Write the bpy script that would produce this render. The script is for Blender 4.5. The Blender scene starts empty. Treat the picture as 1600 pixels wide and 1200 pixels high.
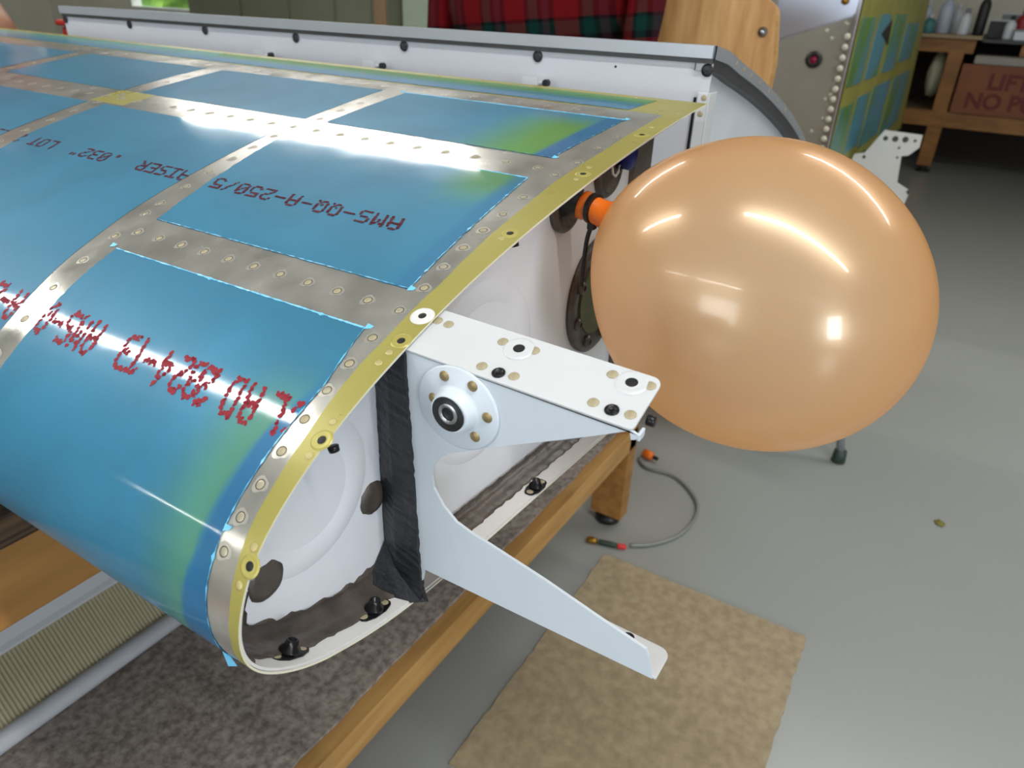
import bpy, bmesh, math, random
import numpy as np
from mathutils import Vector, Matrix, Quaternion
random.seed(7); rng = np.random.RandomState(3)
SC = bpy.context.scene; COL = SC.collection
H = 1.10                                   # height of the camera above the shop floor
R3 = np.array([[0.529, 0.383, -0.758], [-0.848, 0.277, -0.452], [0.037, 0.881, 0.471]])
a_, b_, c_ = -1.03305317, 1.08017521, .0419754107
def _rot(a, b, c):
    ca, sa, cb, sb, cc, sc = math.cos(a), math.sin(a), math.cos(b), math.sin(b), math.cos(c), math.sin(c)
    return np.array([[ca, -sa, 0], [sa, ca, 0], [0, 0, 1]]) @ np.array([[1, 0, 0], [0, cb, -sb], [0, sb, cb]]) @ np.array([[cc, -sc, 0], [sc, cc, 0], [0, 0, 1]])
RR = _rot(a_, b_, c_); FPX = 1142.678

# ---------------------------------------------------------------- camera, world, lights, exposure
cam = bpy.data.cameras.new('camera'); camo = bpy.data.objects.new('camera', cam); COL.objects.link(camo)
cam.sensor_width = 36; cam.lens = FPX / 1600 * 36; cam.clip_start = .01; cam.clip_end = 100
camo.matrix_world = Matrix([[*RR[i], (0, 0, H)[i]] for i in range(3)] + [[0, 0, 0, 1]])
cam.dof.use_dof = True; cam.dof.focus_distance = .47; cam.dof.aperture_fstop = 12.0
SC.camera = camo
SC.view_settings.view_transform = 'Standard'; SC.view_settings.look = 'None'
SC.view_settings.exposure = 0.0; SC.view_settings.gamma = 1; SC.view_settings.use_curve_mapping = False
wd = bpy.data.worlds.new('sky'); SC.world = wd; wd.use_nodes = True
bg = wd.node_tree.nodes['Background']; bg.inputs[0].default_value = (.80, .90, 1.0, 1); bg.inputs[1].default_value = 2.2
TUBE_W = 40
def tube(x, y0, y1, z=1.50, w=.075, p=TUBE_W, col=(1, .985, .95)):
    l = bpy.data.lights.new('fluorescent_light', 'AREA'); l.shape = 'RECTANGLE'; l.size = w; l.size_y = abs(y1 - y0)
    l.energy = p * abs(y1 - y0) / 2.4; l.color = col
    o = bpy.data.objects.new('fluorescent_light', l); COL.objects.link(o); o.location = (x, (y0 + y1) / 2, H + z)
for x in (-3.6, -.02, 2.83):
    for y0, y1 in {-3.6: ((-.2, 2.2), (2.6, 5.0)), -.02: ((-2.3, .35), (1.75, 4.15)), 2.83: ((-1.9, .2), (2.2, 4.6))}[x]:
        tube(x, y0, y1)
def daylight(x, y, w, h, z, rz, p):        # daylight entering by a window
    l = bpy.data.lights.new('window_daylight', 'AREA'); l.shape = 'RECTANGLE'; l.size = w; l.size_y = h; l.energy = p; l.color = (.80, .89, 1.0)
    o = bpy.data.objects.new('window_daylight', l); COL.objects.link(o); o.location = (x, y, H + z); o.rotation_euler = (math.radians(90), 0, rz)
daylight(-2.325, -4.96, 1.0, 1.4, .22, 0, 105)
daylight(-4.96, .9, 2.4, 1.5, .30, -math.pi / 2, 60)
sun = bpy.data.lights.new('sun', 'SUN'); sun.energy = 3.0; sun.angle = .02
suno = bpy.data.objects.new('sun', sun); COL.objects.link(suno); suno.rotation_euler = (math.radians(35), math.radians(50), 0)

# ---------------------------------------------------------------- helpers
def ray(px, py): return RR @ np.array([(px - 800) / FPX, -(py - 600) / FPX, -1.0])
def onp(px, py, ax, v):                    # point of the plane axis=v (relative to the camera) seen at that spot
    d = ray(px, py); return d * v / d[ax]
def lin(c): return tuple((x / 12.92 if x <= .04045 else ((x + .055) / 1.055) ** 2.4) for x in c)
def rgb(r, g, b): return lin((r / 255, g / 255, b / 255))
MATS = {}
def mat(name, col, rough=.5, metal=0, coat=0, coat_r=.1, noise=0, nscale=8, bump=0, bscale=30, spec=.5, col2=None, stretch=None, detail=4, trans=0, emis=None, rvar=0):
    m = bpy.data.materials.new(name); m.use_nodes = True; nt = m.node_tree; N = nt.nodes; L = nt.links
    p = N['Principled BSDF']; p.inputs['Base Color'].default_value = (*col, 1); p.inputs['Roughness'].default_value = rough
    p.inputs['Metallic'].default_value = metal; p.inputs['Coat Weight'].default_value = coat; p.inputs['Coat Roughness'].default_value = coat_r
    p.inputs['Specular IOR Level'].default_value = spec
    if trans: p.inputs['Transmission Weight'].default_value = trans
    if emis: p.inputs['Emission Color'].default_value = (*emis[0], 1); p.inputs['Emission Strength'].default_value = emis[1]
    if noise or bump or rvar:
        tc = N.new('ShaderNodeTexCoord'); mp = N.new('ShaderNodeMapping'); L.new(tc.outputs['Object'], mp.inputs[0])
        if stretch: mp.inputs['Scale'].default_value = stretch
    if noise:
        n = N.new('ShaderNodeTexNoise'); n.inputs['Scale'].default_value = nscale; n.inputs['Detail'].default_value = detail
        L.new(mp.outputs[0], n.inputs['Vector'])
        r = N.new('ShaderNodeValToRGB'); c2 = col2 or tuple(x * (1 - noise) for x in col)
        r.color_ramp.elements[0].position = .35; r.color_ramp.elements[1].position = .65
        r.color_ramp.elements[0].color = (*c2, 1); r.color_ramp.elements[1].color = (*col, 1)
        L.new(n.outputs['Fac'], r.inputs[0]); L.new(r.outputs[0], p.inputs['Base Color'])
    if rvar:
        n = N.new('ShaderNodeTexNoise'); n.inputs['Scale'].default_value = nscale * 1.7; n.inputs['Detail'].default_value = 5
        L.new(mp.outputs[0], n.inputs['Vector']); r = N.new('ShaderNodeMapRange'); r.inputs[1].default_value = .3; r.inputs[2].default_value = .7
        r.inputs[3].default_value = max(0, rough - rvar); r.inputs[4].default_value = rough + rvar; L.new(n.outputs['Fac'], r.inputs[0]); L.new(r.outputs[0], p.inputs['Roughness'])
    if bump:
        n = N.new('ShaderNodeTexNoise'); n.inputs['Scale'].default_value = bscale; n.inputs['Detail'].default_value = 3
        L.new(mp.outputs[0], n.inputs['Vector']); b = N.new('ShaderNodeBump'); b.inputs['Strength'].default_value = bump; b.inputs['Distance'].default_value = .002
        L.new(n.outputs['Fac'], b.inputs['Height']); L.new(b.outputs[0], p.inputs['Normal'])
    MATS[name] = m; return m
def origin_of(o):
    v = Vector((0, 0, 0))
    while o is not None: v += o.location; o = o.parent
    return v
def link(name, me, parent=None, mats=None, smooth=False, loc=None):
    """mesh in camera-relative coordinates -> object whose local origin is the parent's (or loc)"""
    off = origin_of(parent) if parent else (Vector(loc) if loc is not None else Vector((0, 0, 0)))
    me.transform(Matrix.Translation(Vector((0, 0, H)) - off))
    o = bpy.data.objects.new(name, me); COL.objects.link(o)
    if parent: o.parent = parent
    else: o.location = off
    for m in (mats if isinstance(mats, (list, tuple)) else [mats]):
        if m: me.materials.append(m)
    if smooth:
        me.polygons.foreach_set('use_smooth', [True] * len(me.polygons))
    me.update(); return o
def mesh(vs, fs, mi=None):
    me = bpy.data.meshes.new('m'); me.from_pydata([tuple(map(float, v)) for v in vs], [], fs)
    if mi is not None: me.polygons.foreach_set('material_index', mi)
    return me
def tag(o, label=None, cat=None, group=None, kind=None):
    if label: o['label'] = label
    if cat: o['category'] = cat
    if group: o['group'] = group
    if kind: o['kind'] = kind
    return o
def thing(name, base, label, cat, group=None):
    o = bpy.data.objects.new(name, None); COL.objects.link(o); o.location = (base[0], base[1], base[2] + H); o.empty_display_size = .05
    return tag(o, label, cat, group)
def from_bm(bm): me = bpy.data.meshes.new('m'); bm.to_mesh(me); bm.free(); return me
def box(x0, x1, y0, y1, z0, z1, bev=0.0, seg=2, m4=None):
    bm = bmesh.new(); bmesh.ops.create_cube(bm, size=1)
    for v in bm.verts: v.co = Vector(((x0 + x1) / 2 + v.co.x * (x1 - x0), (y0 + y1) / 2 + v.co.y * (y1 - y0), (z0 + z1) / 2 + v.co.z * (z1 - z0)))
    if bev: bmesh.ops.bevel(bm, geom=bm.edges[:], offset=bev, segments=seg, affect='EDGES', profile=.5)
    if m4 is not None: bm.transform(m4)
    return from_bm(bm)
def slab(poly, o, u, v, n, t, bev=0.0):
    """polygon in the (u,v) plane through o, thickened by t along n"""
    o, u, v, n = (Vector(q) for q in (o, u, v, n)); bm = bmesh.new()
    a = [bm.verts.new(o + u * p[0] + v * p[1]) for p in poly]; b = [bm.verts.new(q.co + n * t) for q in a]
    bm.faces.new(a[::-1]); bm.faces.new(b)
    for i in range(len(a)): bm.faces.new((a[i], a[(i + 1) % len(a)], b[(i + 1) % len(a)], b[i]))
    bmesh.ops.recalc_face_normals(bm, faces=bm.faces[:])
    if bev: bmesh.ops.bevel(bm, geom=bm.edges[:], offset=bev, segments=2, affect='EDGES', profile=.5)
    bmesh.ops.triangulate(bm, faces=[f for f in bm.faces if len(f.verts) > 8])
    return from_bm(bm)
def frame_of(ax):
    ax = Vector(ax).normalized(); t = Vector((0, 0, 1)) if abs(ax.z) < .9 else Vector((1, 0, 0))
    u = ax.cross(t).normalized(); return u, ax.cross(u).normalized(), ax
def lathe(prof, base, ax, n=24, mi=None, sx=1, sy=1, ref=None, cap=True):
    """profile of (radius, height) turned round axis ax from base"""
    u, v, w = frame_of(ax)
    if ref is not None: u = (Vector(ref) - w * w.dot(Vector(ref))).normalized(); v = w.cross(u)
    base = Vector(base); vs = []; fs = []; ms = []
    for r, h in prof:
        for k in range(n):
            t = 2 * math.pi * k / n; vs.append(base + w * h + u * (r * sx * math.cos(t)) + v * (r * sy * math.sin(t)))
    for i in range(len(prof) - 1):
        for k in range(n):
            fs.append((i * n + k, i * n + (k + 1) % n, (i + 1) * n + (k + 1) % n, (i + 1) * n + k)); ms.append(mi[i] if mi else 0)
    if cap and prof[0][0] > 1e-6: fs.append(tuple(range(n))[::-1]); ms.append(mi[0] if mi else 0)
    if cap and prof[-1][0] > 1e-6: fs.append(tuple((len(prof) - 1) * n + k for k in range(n))); ms.append(mi[-1] if mi else 0)
    me = mesh(vs, fs, ms); bm = bmesh.new(); bm.from_mesh(me); bmesh.ops.remove_doubles(bm, verts=bm.verts[:], dist=1e-6)
    bmesh.ops.recalc_face_normals(bm, faces=bm.faces[:]); bm.to_mesh(me); bm.free(); return me
def tube_mesh(pts, r, n=10):
    pts = [Vector(p) for p in pts]; vs = []; fs = []; rs = r if isinstance(r, (list, tuple)) else [r] * len(pts)
    for i, p in enumerate(pts):
        d = (pts[min(i + 1, len(pts) - 1)] - pts[max(i - 1, 0)]).normalized(); u, v, w = frame_of(d)
        for k in range(n):
            t = 2 * math.pi * k / n; vs.append(p + (u * math.cos(t) + v * math.sin(t)) * rs[i])
    for i in range(len(pts) - 1):
        for k in range(n): fs.append((i * n + k, i * n + (k + 1) % n, (i + 1) * n + (k + 1) % n, (i + 1) * n + k))
    fs.append(tuple(range(n))[::-1]); fs.append(tuple((len(pts) - 1) * n + k for k in range(n)))
    return mesh(vs, fs)
def catmull(P, n=6):
    P = [np.array(p, float) for p in P]; Q = [2 * P[0] - P[1]] + P + [2 * P[-1] - P[-2]]; o = []
    for i in range(1, len(Q) - 2):
        for k in range(n):
            t = k / n; o.append(.5 * (2 * Q[i] + (Q[i + 1] - Q[i - 1]) * t + (2 * Q[i - 1] - 5 * Q[i] + 4 * Q[i + 1] - Q[i + 2]) * t * t + (-Q[i - 1] + 3 * Q[i] - 3 * Q[i + 1] + Q[i + 2]) * t ** 3))
    o.append(P[-1]); return o
def merge(ms):
    bm = bmesh.new()
    for m in ms: bm.from_mesh(m); bpy.data.meshes.remove(m)
    return from_bm(bm)
def put(name, me, parent, p, rot=None):    # shared mesh, placed at camera-relative point p
    o = bpy.data.objects.new(name, me); COL.objects.link(o); o.parent = parent
    o.location = Vector((p[0], p[1], p[2] + H)) - origin_of(parent)
    if rot is not None: o.rotation_mode = 'QUATERNION'; o.rotation_quaternion = rot
    return o
def zrot(n): return Vector((0, 0, 1)).rotation_difference(Vector(n).normalized())

# ---------------------------------------------------------------- materials
white = mat('white_paint', rgb(220, 222, 228), .38, noise=.05, nscale=14)
whitef = mat('white_primer', rgb(214, 212, 210), .42, noise=.04, nscale=20)
grayweb = mat('pale_grey_primer', rgb(198, 206, 214), .4, noise=.04, nscale=12)
sealant = mat('brown_sealant', rgb(86, 78, 72), .34, noise=.35, nscale=60, bump=.6, bscale=110)
blacks = mat('black_sealant', rgb(30, 32, 38), .5, noise=.3, nscale=50, bump=.9, bscale=120)
darkgs = mat('dark_grey_sealant', rgb(70, 70, 70), .5, noise=.25, nscale=40)
blackm = mat('black_metal', rgb(34, 33, 36), .28, metal=.6)
hole = mat('dark_hole', rgb(12, 12, 12), .5)
gold = mat('gold_rivet', rgb(150, 132, 92), .42, metal=.55, noise=.2, nscale=300)
tan = mat('tan_rivet', rgb(178, 166, 136), .5, metal=.3, noise=.2, nscale=300)
silverr = mat('bare_rivet', rgb(182, 174, 150), .4, metal=.4, noise=.2, nscale=200)
ringm = mat('rivet_seam', rgb(60, 54, 44), .6, metal=.3)
steel = mat('steel', rgb(170, 170, 172), .3, metal=1)
woodm = mat('amber_wood', rgb(170, 122, 62), .5, noise=1, col2=rgb(146, 100, 46), nscale=5, stretch=(1, 9, 9), bump=.1)
woodl = mat('pale_wood', rgb(190, 148, 88), .55, noise=1, col2=rgb(166, 122, 66), nscale=5, stretch=(1, 9, 9))
plyed = mat('plywood_edge', rgb(96, 74, 50), .8, noise=1, col2=rgb(50, 36, 24), nscale=6, stretch=(1, 4, 60))
carp = mat('brown_grey_carpet', rgb(164, 154, 146), .95, noise=1, col2=rgb(122, 112, 106), nscale=95, bump=.8, bscale=160, spec=.1)
orange = mat('orange_rubber', rgb(232, 112, 20), .35)
rubber = mat('black_rubber', rgb(20, 20, 20), .45)
blue = mat('blue_anodised', rgb(16, 22, 110), .3, metal=.3)
redm = mat('red_plastic', rgb(150, 22, 18), .45)
skinm = mat('skin_tone', rgb(170, 120, 92), .55, noise=.15, nscale=20)

# ================================================================= THE SETTING
def struct(name, me, m, sm=False): return tag(link(name, me, None, m, sm), kind='structure')
X0, X1, Y0, Y1, ZC = -5.0, 7.6, -5.0, 10.0, 1.6
floorm = mat('grey_painted_floor', rgb(150, 153, 150), .28, noise=.03, nscale=1.2)
wallm = mat('cream_wall', rgb(216, 212, 196), .8, noise=.04, nscale=2)
ceilm = mat('off_white_ceiling', rgb(226, 226, 222), .9)
struct('floor', box(X0 - .1, X1 + .1, Y0 - .1, Y1 + .1, -H - .1, -H), floorm)
struct('ceiling', box(X0 - .1, X1 + .1, Y0 - .1, Y1 + .1, ZC, ZC + .1), ceilm)
struct('wall_east', box(X1, X1 + .1, Y0, 1.3, -H, ZC), wallm)
struct('wall_west', merge([box(X0 - .1, X0, Y0, -.35, -H, ZC), box(X0 - .1, X0, 2.15, Y1, -H, ZC), box(X0 - .1, X0, -.35, 2.15, -H, -.5), box(X0 - .1, X0, -.35, 2.15, 1.1, ZC)]), wallm)
struct('wall_north', box(X0, 5.5, Y1, Y1 + .1, -H, ZC), wallm)
XP = 5.5
struct('wall_partition', merge([box(XP, XP + .1, 1.3, 7.02, -H, ZC), box(XP, XP + .1, 8.40, Y1, -H, ZC), box(XP, XP + .1, 7.02, 8.40, -H, -.33), box(XP, XP + .1, 7.02, 8.40, 1.0, ZC), box(XP + .1, X1, 1.3, 1.4, -H, ZC)]), wallm)
struct('wall_south', merge([box(X0, -2.9, Y0 - .1, Y0, -H, ZC), box(-1.75, X1, Y0 - .1, Y0, -H, ZC), box(-2.9, -1.75, Y0 - .1, Y0, -H, -.55), box(-2.9, -1.75, Y0 - .1, Y0, 1.0, ZC)]), wallm)
glass = bpy.data.materials.new('window_glass'); glass.use_nodes = True
_n = glass.node_tree.nodes; _l = glass.node_tree.links; _n.remove(_n['Principled BSDF'])
_a = _n.new('ShaderNodeBsdfTransparent'); _b = _n.new('ShaderNodeBsdfGlossy'); _b.inputs['Roughness'].default_value = .02; _m = _n.new('ShaderNodeMixShader'); _m.inputs[0].default_value = .08
_l.new(_a.outputs[0], _m.inputs[1]); _l.new(_b.outputs[0], _m.inputs[2]); _l.new(_m.outputs[0], _n['Material Output'].inputs[0])
framem = mat('window_frame_paint', rgb(206, 208, 200), .5)
w1 = tag(link('window_1', merge([box(XP - .01, XP + .11, 7.02, 7.07, -.33, 1.0), box(XP - .01, XP + .11, 8.35, 8.40, -.33, 1.0), box(XP - .01, XP + .11, 7.07, 8.35, -.33, -.28), box(XP - .01, XP + .11, 7.07, 8.35, .95, 1.0)]), None, framem), kind='structure')
link('pane', box(XP + .05, XP + .056, 7.07, 8.35, -.28, .95), w1, glass)
w2 = tag(link('window_2', merge([box(-2.9, -2.85, Y0 - .11, Y0 + .01, -.55, 1.0), box(-1.8, -1.75, Y0 - .11, Y0 + .01, -.55, 1.0), box(-2.85, -1.8, Y0 - .11, Y0 + .01, -.55, -.5), box(-2.85, -1.8, Y0 - .11, Y0 + .01, .95, 1.0), box(-2.85, -1.8, Y0 - .08, Y0 - .02, .16, .20)]), None, framem), kind='structure')
link('pane', box(-2.85, -1.8, Y0 - .053, Y0 - .047, -.5, .95), w2, glass)
w3 = tag(link('window_3', merge([box(X0 - .11, X0 + .01, -.35, -.30, -.5, 1.1), box(X0 - .11, X0 + .01, 2.10, 2.15, -.5, 1.1), box(X0 - .11, X0 + .01, -.30, 2.10, -.5, -.45), box(X0 - .11, X0 + .01, -.30, 2.10, 1.05, 1.1), box(X0 - .08, X0 - .02, .88, .92, -.45, 1.05)]), None, framem), kind='structure')
link('pane', box(X0 - .053, X0 - .047, -.30, 2.10, -.45, 1.05), w3, glass)
# green post beside the partition, seen over the far tank
struct('trim_1', box(XP - .12, XP, 4.12, 4.44, -H, ZC, .01), mat('pale_green_paint', rgb(172, 186, 164), .6))
# garden outside the window
leafm = mat('garden_leaves', rgb(150, 190, 70), .8, noise=1, col2=rgb(60, 110, 40), nscale=3)
def blob(c, r, sub=3, amp=.25):
    bm = bmesh.new(); bmesh.ops.create_icosphere(bm, subdivisions=sub, radius=1)
    for v in bm.verts:
        f = 1 + amp * (random.random() - .5) * 2; v.co = Vector((c[0] + v.co.x * r[0] * f, c[1] + v.co.y * r[1] * f, c[2] + v.co.z * r[2] * f))
    return from_bm(bm)
hd = thing('garden_shrub', (8.5, 10.6, -H), 'sunlit yellow-green shrub outside the small window', 'shrub')
link('foliage', merge([blob((8.6 + random.random(), 9.2 + k * .6, -.6 + random.random() * .8), (.6, .6, .6)) for k in range(7)]), hd, leafm)
link('stem', tube_mesh([(8.7, 10.6, -H), (8.7, 10.6, -.4)], .06), hd, woodm)
struct('floor_outside', box(X1 + .1, 30, 1.4, 40, -H - .2, -H - .05), mat('lawn', rgb(110, 140, 60), .9, noise=.3, nscale=2))

# ================================================================= NEAR TANK
raw = [(.672, -.3795), (.60, -.3772), (.5654, -.3757), (.4453, -.3675), (.358, -.3612), (.3026, -.3565), (.2555, -.3502), (.221, -.3418), (.1866, -.3282), (.1678, -.3161), (.1548, -.3047),
       (.1466, -.2922), (.1442, -.279), (.1459, -.2665), (.1496, -.2545), (.1557, -.2417), (.1634, -.2309), (.1731, -.2215), (.1846, -.2123), (.1979, -.2035), (.2125, -.1948), (.229, -.1863),
       (.2467, -.1784), (.2723, -.1693), (.2879, -.1637), (.3114, -.1558), (.342, -.1471), (.3785, -.1381), (.4177, -.1295), (.4619, -.1208), (.5119, -.112), (.5691, -.1030), (.5945, -.0995), (.651, -.0924), (.7249, -.0856)]
def resample(P, st):
    P = np.array(P); d = np.r_[0, np.cumsum(np.hypot(*np.diff(P, axis=0).T))]; n = int(round(d[-1] / st)); q = np.linspace(0, d[-1], n + 1)
    return np.c_[np.interp(q, d, P[:, 0]), np.interp(q, d, P[:, 1])]
PR = resample(catmull(raw, 5), .004)
for it in range(60):
    Q = PR.copy(); w = np.ones(len(PR)) * .5
    w[PR[:, 0] < .20] = .5 if it < 14 else 0
    Q[1:-1] += w[1:-1, None] * (.5 * (PR[:-2] + PR[2:]) - PR[1:-1]); PR = Q
PS = np.r_[0, np.cumsum(np.hypot(*np.diff(PR, axis=0).T))]; PS = PS[-1] - PS          # arc length from the rear edge
TAN = np.gradient(PR, axis=0); TAN /= np.hypot(TAN[:, 0], TAN[:, 1])[:, None]; NOR = np.c_[-TAN[:, 1], TAN[:, 0]]
_PSr, _PRr, _NRr = PS[::-1], PR[::-1], NOR[::-1]
def sk(s, Y, up=0.0):                      # point on the tank skin: arc length s from the rear edge, span Y, height above the sheet
    x = np.interp(s, _PSr, _PRr[:, 0]); z = np.interp(s, _PSr, _PRr[:, 1]); nx = np.interp(s, _PSr, _NRr[:, 0]); nz = np.interp(s, _PSr, _NRr[:, 1])
    l = math.hypot(nx, nz); return (x + nx / l * up, Y, z + nz / l * up)
def skn(s): nx = np.interp(s, _PSr, _NRr[:, 0]); nz = np.interp(s, _PSr, _NRr[:, 1]); return Vector((nx, 0, nz)).normalized()
def hit(px, py):
    d = ray(px, py); best = None
    for i in range(len(PR) - 1):
        a = PR[i]; e = PR[i + 1] - a; det = d[0] * -e[1] + e[0] * d[2]
        if abs(det) < 1e-12: continue
        t = (a[0] * -e[1] + e[0] * a[1]) / det; u = (d[0] * a[1] - d[2] * a[0]) / det
        if -1e-6 <= u <= 1 + 1e-6 and t > 0 and (best is None or t < best[0]): best = (t, PS[i] + (PS[i + 1] - PS[i]) * u)
    return best[1], best[0] * d[1]
STOT = PS[0]; YE, YF, YW = .23, 2.0, .262  # end of the skin, far end, plane of the end rib
tank = thing('fuel_tank', (.40, YE, -.378), 'large blue-filmed wing fuel tank with yellow edge, overhanging the near end of bench', 'fuel tank')

# skin material: bare aluminium with yellow-green primer along the end and the rear edge, by distance along the sheet (UV)
def skin_material():
    m = bpy.data.materials.new('aluminium_skin'); m.use_nodes = True; nt = m.node_tree; N = nt.nodes; L = nt.links; p = N['Principled BSDF']
    uv = N.new('ShaderNodeUVMap'); sp = N.new('ShaderNodeSeparateXYZ'); L.new(uv.outputs[0], sp.inputs[0])
    nz = N.new('ShaderNodeTexNoise'); nz.inputs['Scale'].default_value = 18; nz.inputs['Detail'].default_value = 5; L.new(uv.outputs[0], nz.inputs['Vector'])
    def M(op, a, b=None, c=None):
        q = N.new('ShaderNodeMath'); q.operation = op
        for i, v in enumerate((a, b, c)):
            if v is None: continue
            if isinstance(v, (int, float)): q.inputs[i].default_value = v
            else: L.new(v, q.inputs[i])
        return q.outputs[0]
    s, y = sp.outputs[0], sp.outputs[1]
    nn = M('MULTIPLY', M('SUBTRACT', nz.outputs['Fac'], .5), .004)
    cr = N.new('ShaderNodeFloatCurve'); L.new(s, cr.inputs['Value']); c = cr.mapping.curves[0]
    pts = [(0, .250), (.0673, .2485), (.17, .2505), (.25, .2525), (.34, .2500), (.41, .2462), (.48, .2455), (.52, .2432), (.56, .2409), (.62, .2375), (.66, .236), (1, .236)]
    c.points[0].location = (pts[0][0], pts[0][1]); c.points[1].location = (1, pts[-1][1])
    for q in pts[1:-1]: c.points.new(*q)
    for q in c.points: q.handle_type = 'VECTOR'
    cr.mapping.update()
    end = M('LESS_THAN', M('ADD', y, nn), cr.outputs[0])
    rear = M('LESS_THAN', M('ADD', s, nn), .064)
    patch = M('MULTIPLY', M('LESS_THAN', M('ABSOLUTE', M('SUBTRACT', s, .232)), .02), M('LESS_THAN', M('ABSOLUTE', M('SUBTRACT', M('ADD', y, M('MULTIPLY', nn, 6)), .80)), .03))
    ye = M('MAXIMUM', M('MAXIMUM', end, rear), patch)
    n2 = N.new('ShaderNodeTexNoise'); n2.inputs['Scale'].default_value = 30; n2.inputs['Detail'].default_value = 6; L.new(uv.outputs[0], n2.inputs['Vector'])
    n3 = N.new('ShaderNodeTexNoise'); n3.inputs['Scale'].default_value = 5; n3.inputs['Detail'].default_value = 3; L.new(uv.outputs[0], n3.inputs['Vector'])
    ra = N.new('ShaderNodeValToRGB'); ra.color_ramp.elements[0].position = .3; ra.color_ramp.elements[1].position = .7
    ra.color_ramp.elements[0].color = (*rgb(168, 166, 158), 1); ra.color_ramp.elements[1].color = (*rgb(202, 199, 192), 1); L.new(n2.outputs['Fac'], ra.inputs[0])
    ry = N.new('ShaderNodeValToRGB'); ry.color_ramp.elements[0].position = .3; ry.color_ramp.elements[1].position = .7
    ry.color_ramp.elements[0].color = (*rgb(152, 142, 72), 1); ry.color_ramp.elements[1].color = (*rgb(168, 161, 88), 1); L.new(n3.outputs['Fac'], ry.inputs[0])
    mx = N.new('ShaderNodeMix'); mx.data_type = 'RGBA'; L.new(ye, mx.inputs[0]); L.new(ra.outputs[0], mx.inputs[6]); L.new(ry.outputs[0], mx.inputs[7]); L.new(mx.outputs[2], p.inputs['Base Color'])
    mt = M('SUBTRACT', .70, M('MULTIPLY', ye, .50)); L.new(mt, p.inputs['Metallic'])
    rg = N.new('ShaderNodeMapRange'); rg.inputs[1].default_value = .3; rg.inputs[2].default_value = .7; rg.inputs[3].default_value = .16; rg.inputs[4].default_value = .28; L.new(n2.outputs['Fac'], rg.inputs[0])
    L.new(M('ADD', rg.outputs[0], M('MULTIPLY', ye, .10)), p.inputs['Roughness'])
    b = N.new('ShaderNodeBump'); b.inputs['Strength'].default_value = .12; b.inputs['Distance'].default_value = .0008; L.new(n3.outputs['Fac'], b.inputs['Height']); L.new(b.outputs[0], p.inputs['Normal'])
    return m
SKINM = skin_material()
def grid_uv(vs, fs, uvs):
    me = mesh(vs, fs); u = me.uv_layers.new(name='UVMap'); li = np.zeros(len(me.loops), int); me.loops.foreach_get('vertex_index', li)
    u.data.foreach_set('uv', np.array(uvs, float)[li].ravel()); return me
# the sheet, 1 mm thick, outer and inner face
T = .0011; ys = [YE, YF]; n = len(PR); vs = []; uvs = []; fs = []; mi = []
for y in ys:
    for i in range(n): vs.append((PR[i, 0], y, PR[i, 1])); uvs.append((PS[i], y))
for y in ys:
    for i in range(n): vs.append((PR[i, 0] - NOR[i, 0] * T, y, PR[i, 1] - NOR[i, 1] * T)); uvs.append((PS[i], y))
for i in range(n - 1):
    fs.append((i, i + 1, n + i + 1, n + i)); mi.append(0)
    fs.append((2 * n + i + 1, 2 * n + i, 3 * n + i, 3 * n + i + 1)); mi.append(1)
    fs.append((4 * n + i + 1, 4 * n + i, 6 * n + i, 6 * n + i + 1)); mi.append(2)
    fs.append((5 * n + i, 5 * n + i + 1, 7 * n + i + 1, 7 * n + i)); mi.append(2)
for e in (0, n - 1): fs.append((4 * n + e, 5 * n + e, 7 * n + e, 6 * n + e)); mi.append(2)
vs = vs + vs; uvs = uvs + uvs
me = grid_uv(vs, fs, uvs); me.polygons.foreach_set('material_index', mi)
edgem = mat('pale_sheet_edge', rgb(216, 212, 188), .5)
sko = link('skin', me, tank, [SKINM, whitef, edgem], True)
me.polygons.foreach_set('use_smooth', [m < 2 for m in mi])

# ---- end rib: web plate, white flange inside the sheet, brown sealant
IN = PR - NOR * .0014
webpts = [(IN[i, 0], IN[i, 1]) for i in range(0, n) if IN[i, 0] < .668]
link('rib_web', slab(webpts, (0, YW, 0), (1, 0, 0), (0, 0, 1), (0, 1, 0), .0012), tank, white)
def loft(secs, closed=False):
    k = len(secs[0]); vs = [p for s_ in secs for p in s_]; fs = []
    for i in range(len(secs) - 1):
        for j in range(k if closed else k - 1): fs.append((i * k + j, i * k + (j + 1) % k, (i + 1) * k + (j + 1) % k, (i + 1) * k + j))
    if closed: fs += [tuple(range(k))[::-1], tuple((len(secs) - 1) * k + j for j in range(k))]
    me = mesh(vs, fs); bm = bmesh.new(); bm.from_mesh(me); bmesh.ops.recalc_face_normals(bm, faces=bm.faces[:]); bm.to_mesh(me); bm.free(); return me
secs = []
for i in range(n):
    if PR[i, 0] > .668: continue
    q = lambda d: (PR[i, 0] - NOR[i, 0] * d, PR[i, 1] - NOR[i, 1] * d)
    a, b = q(.0013), q(.0028); secs.append([(a[0], .2312, a[1]), (a[0], YW, a[1]), (b[0], YW, b[1]), (b[0], .2312, b[1])])
link('rib_flange', loft(secs, True), tank, whitef, False)
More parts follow.
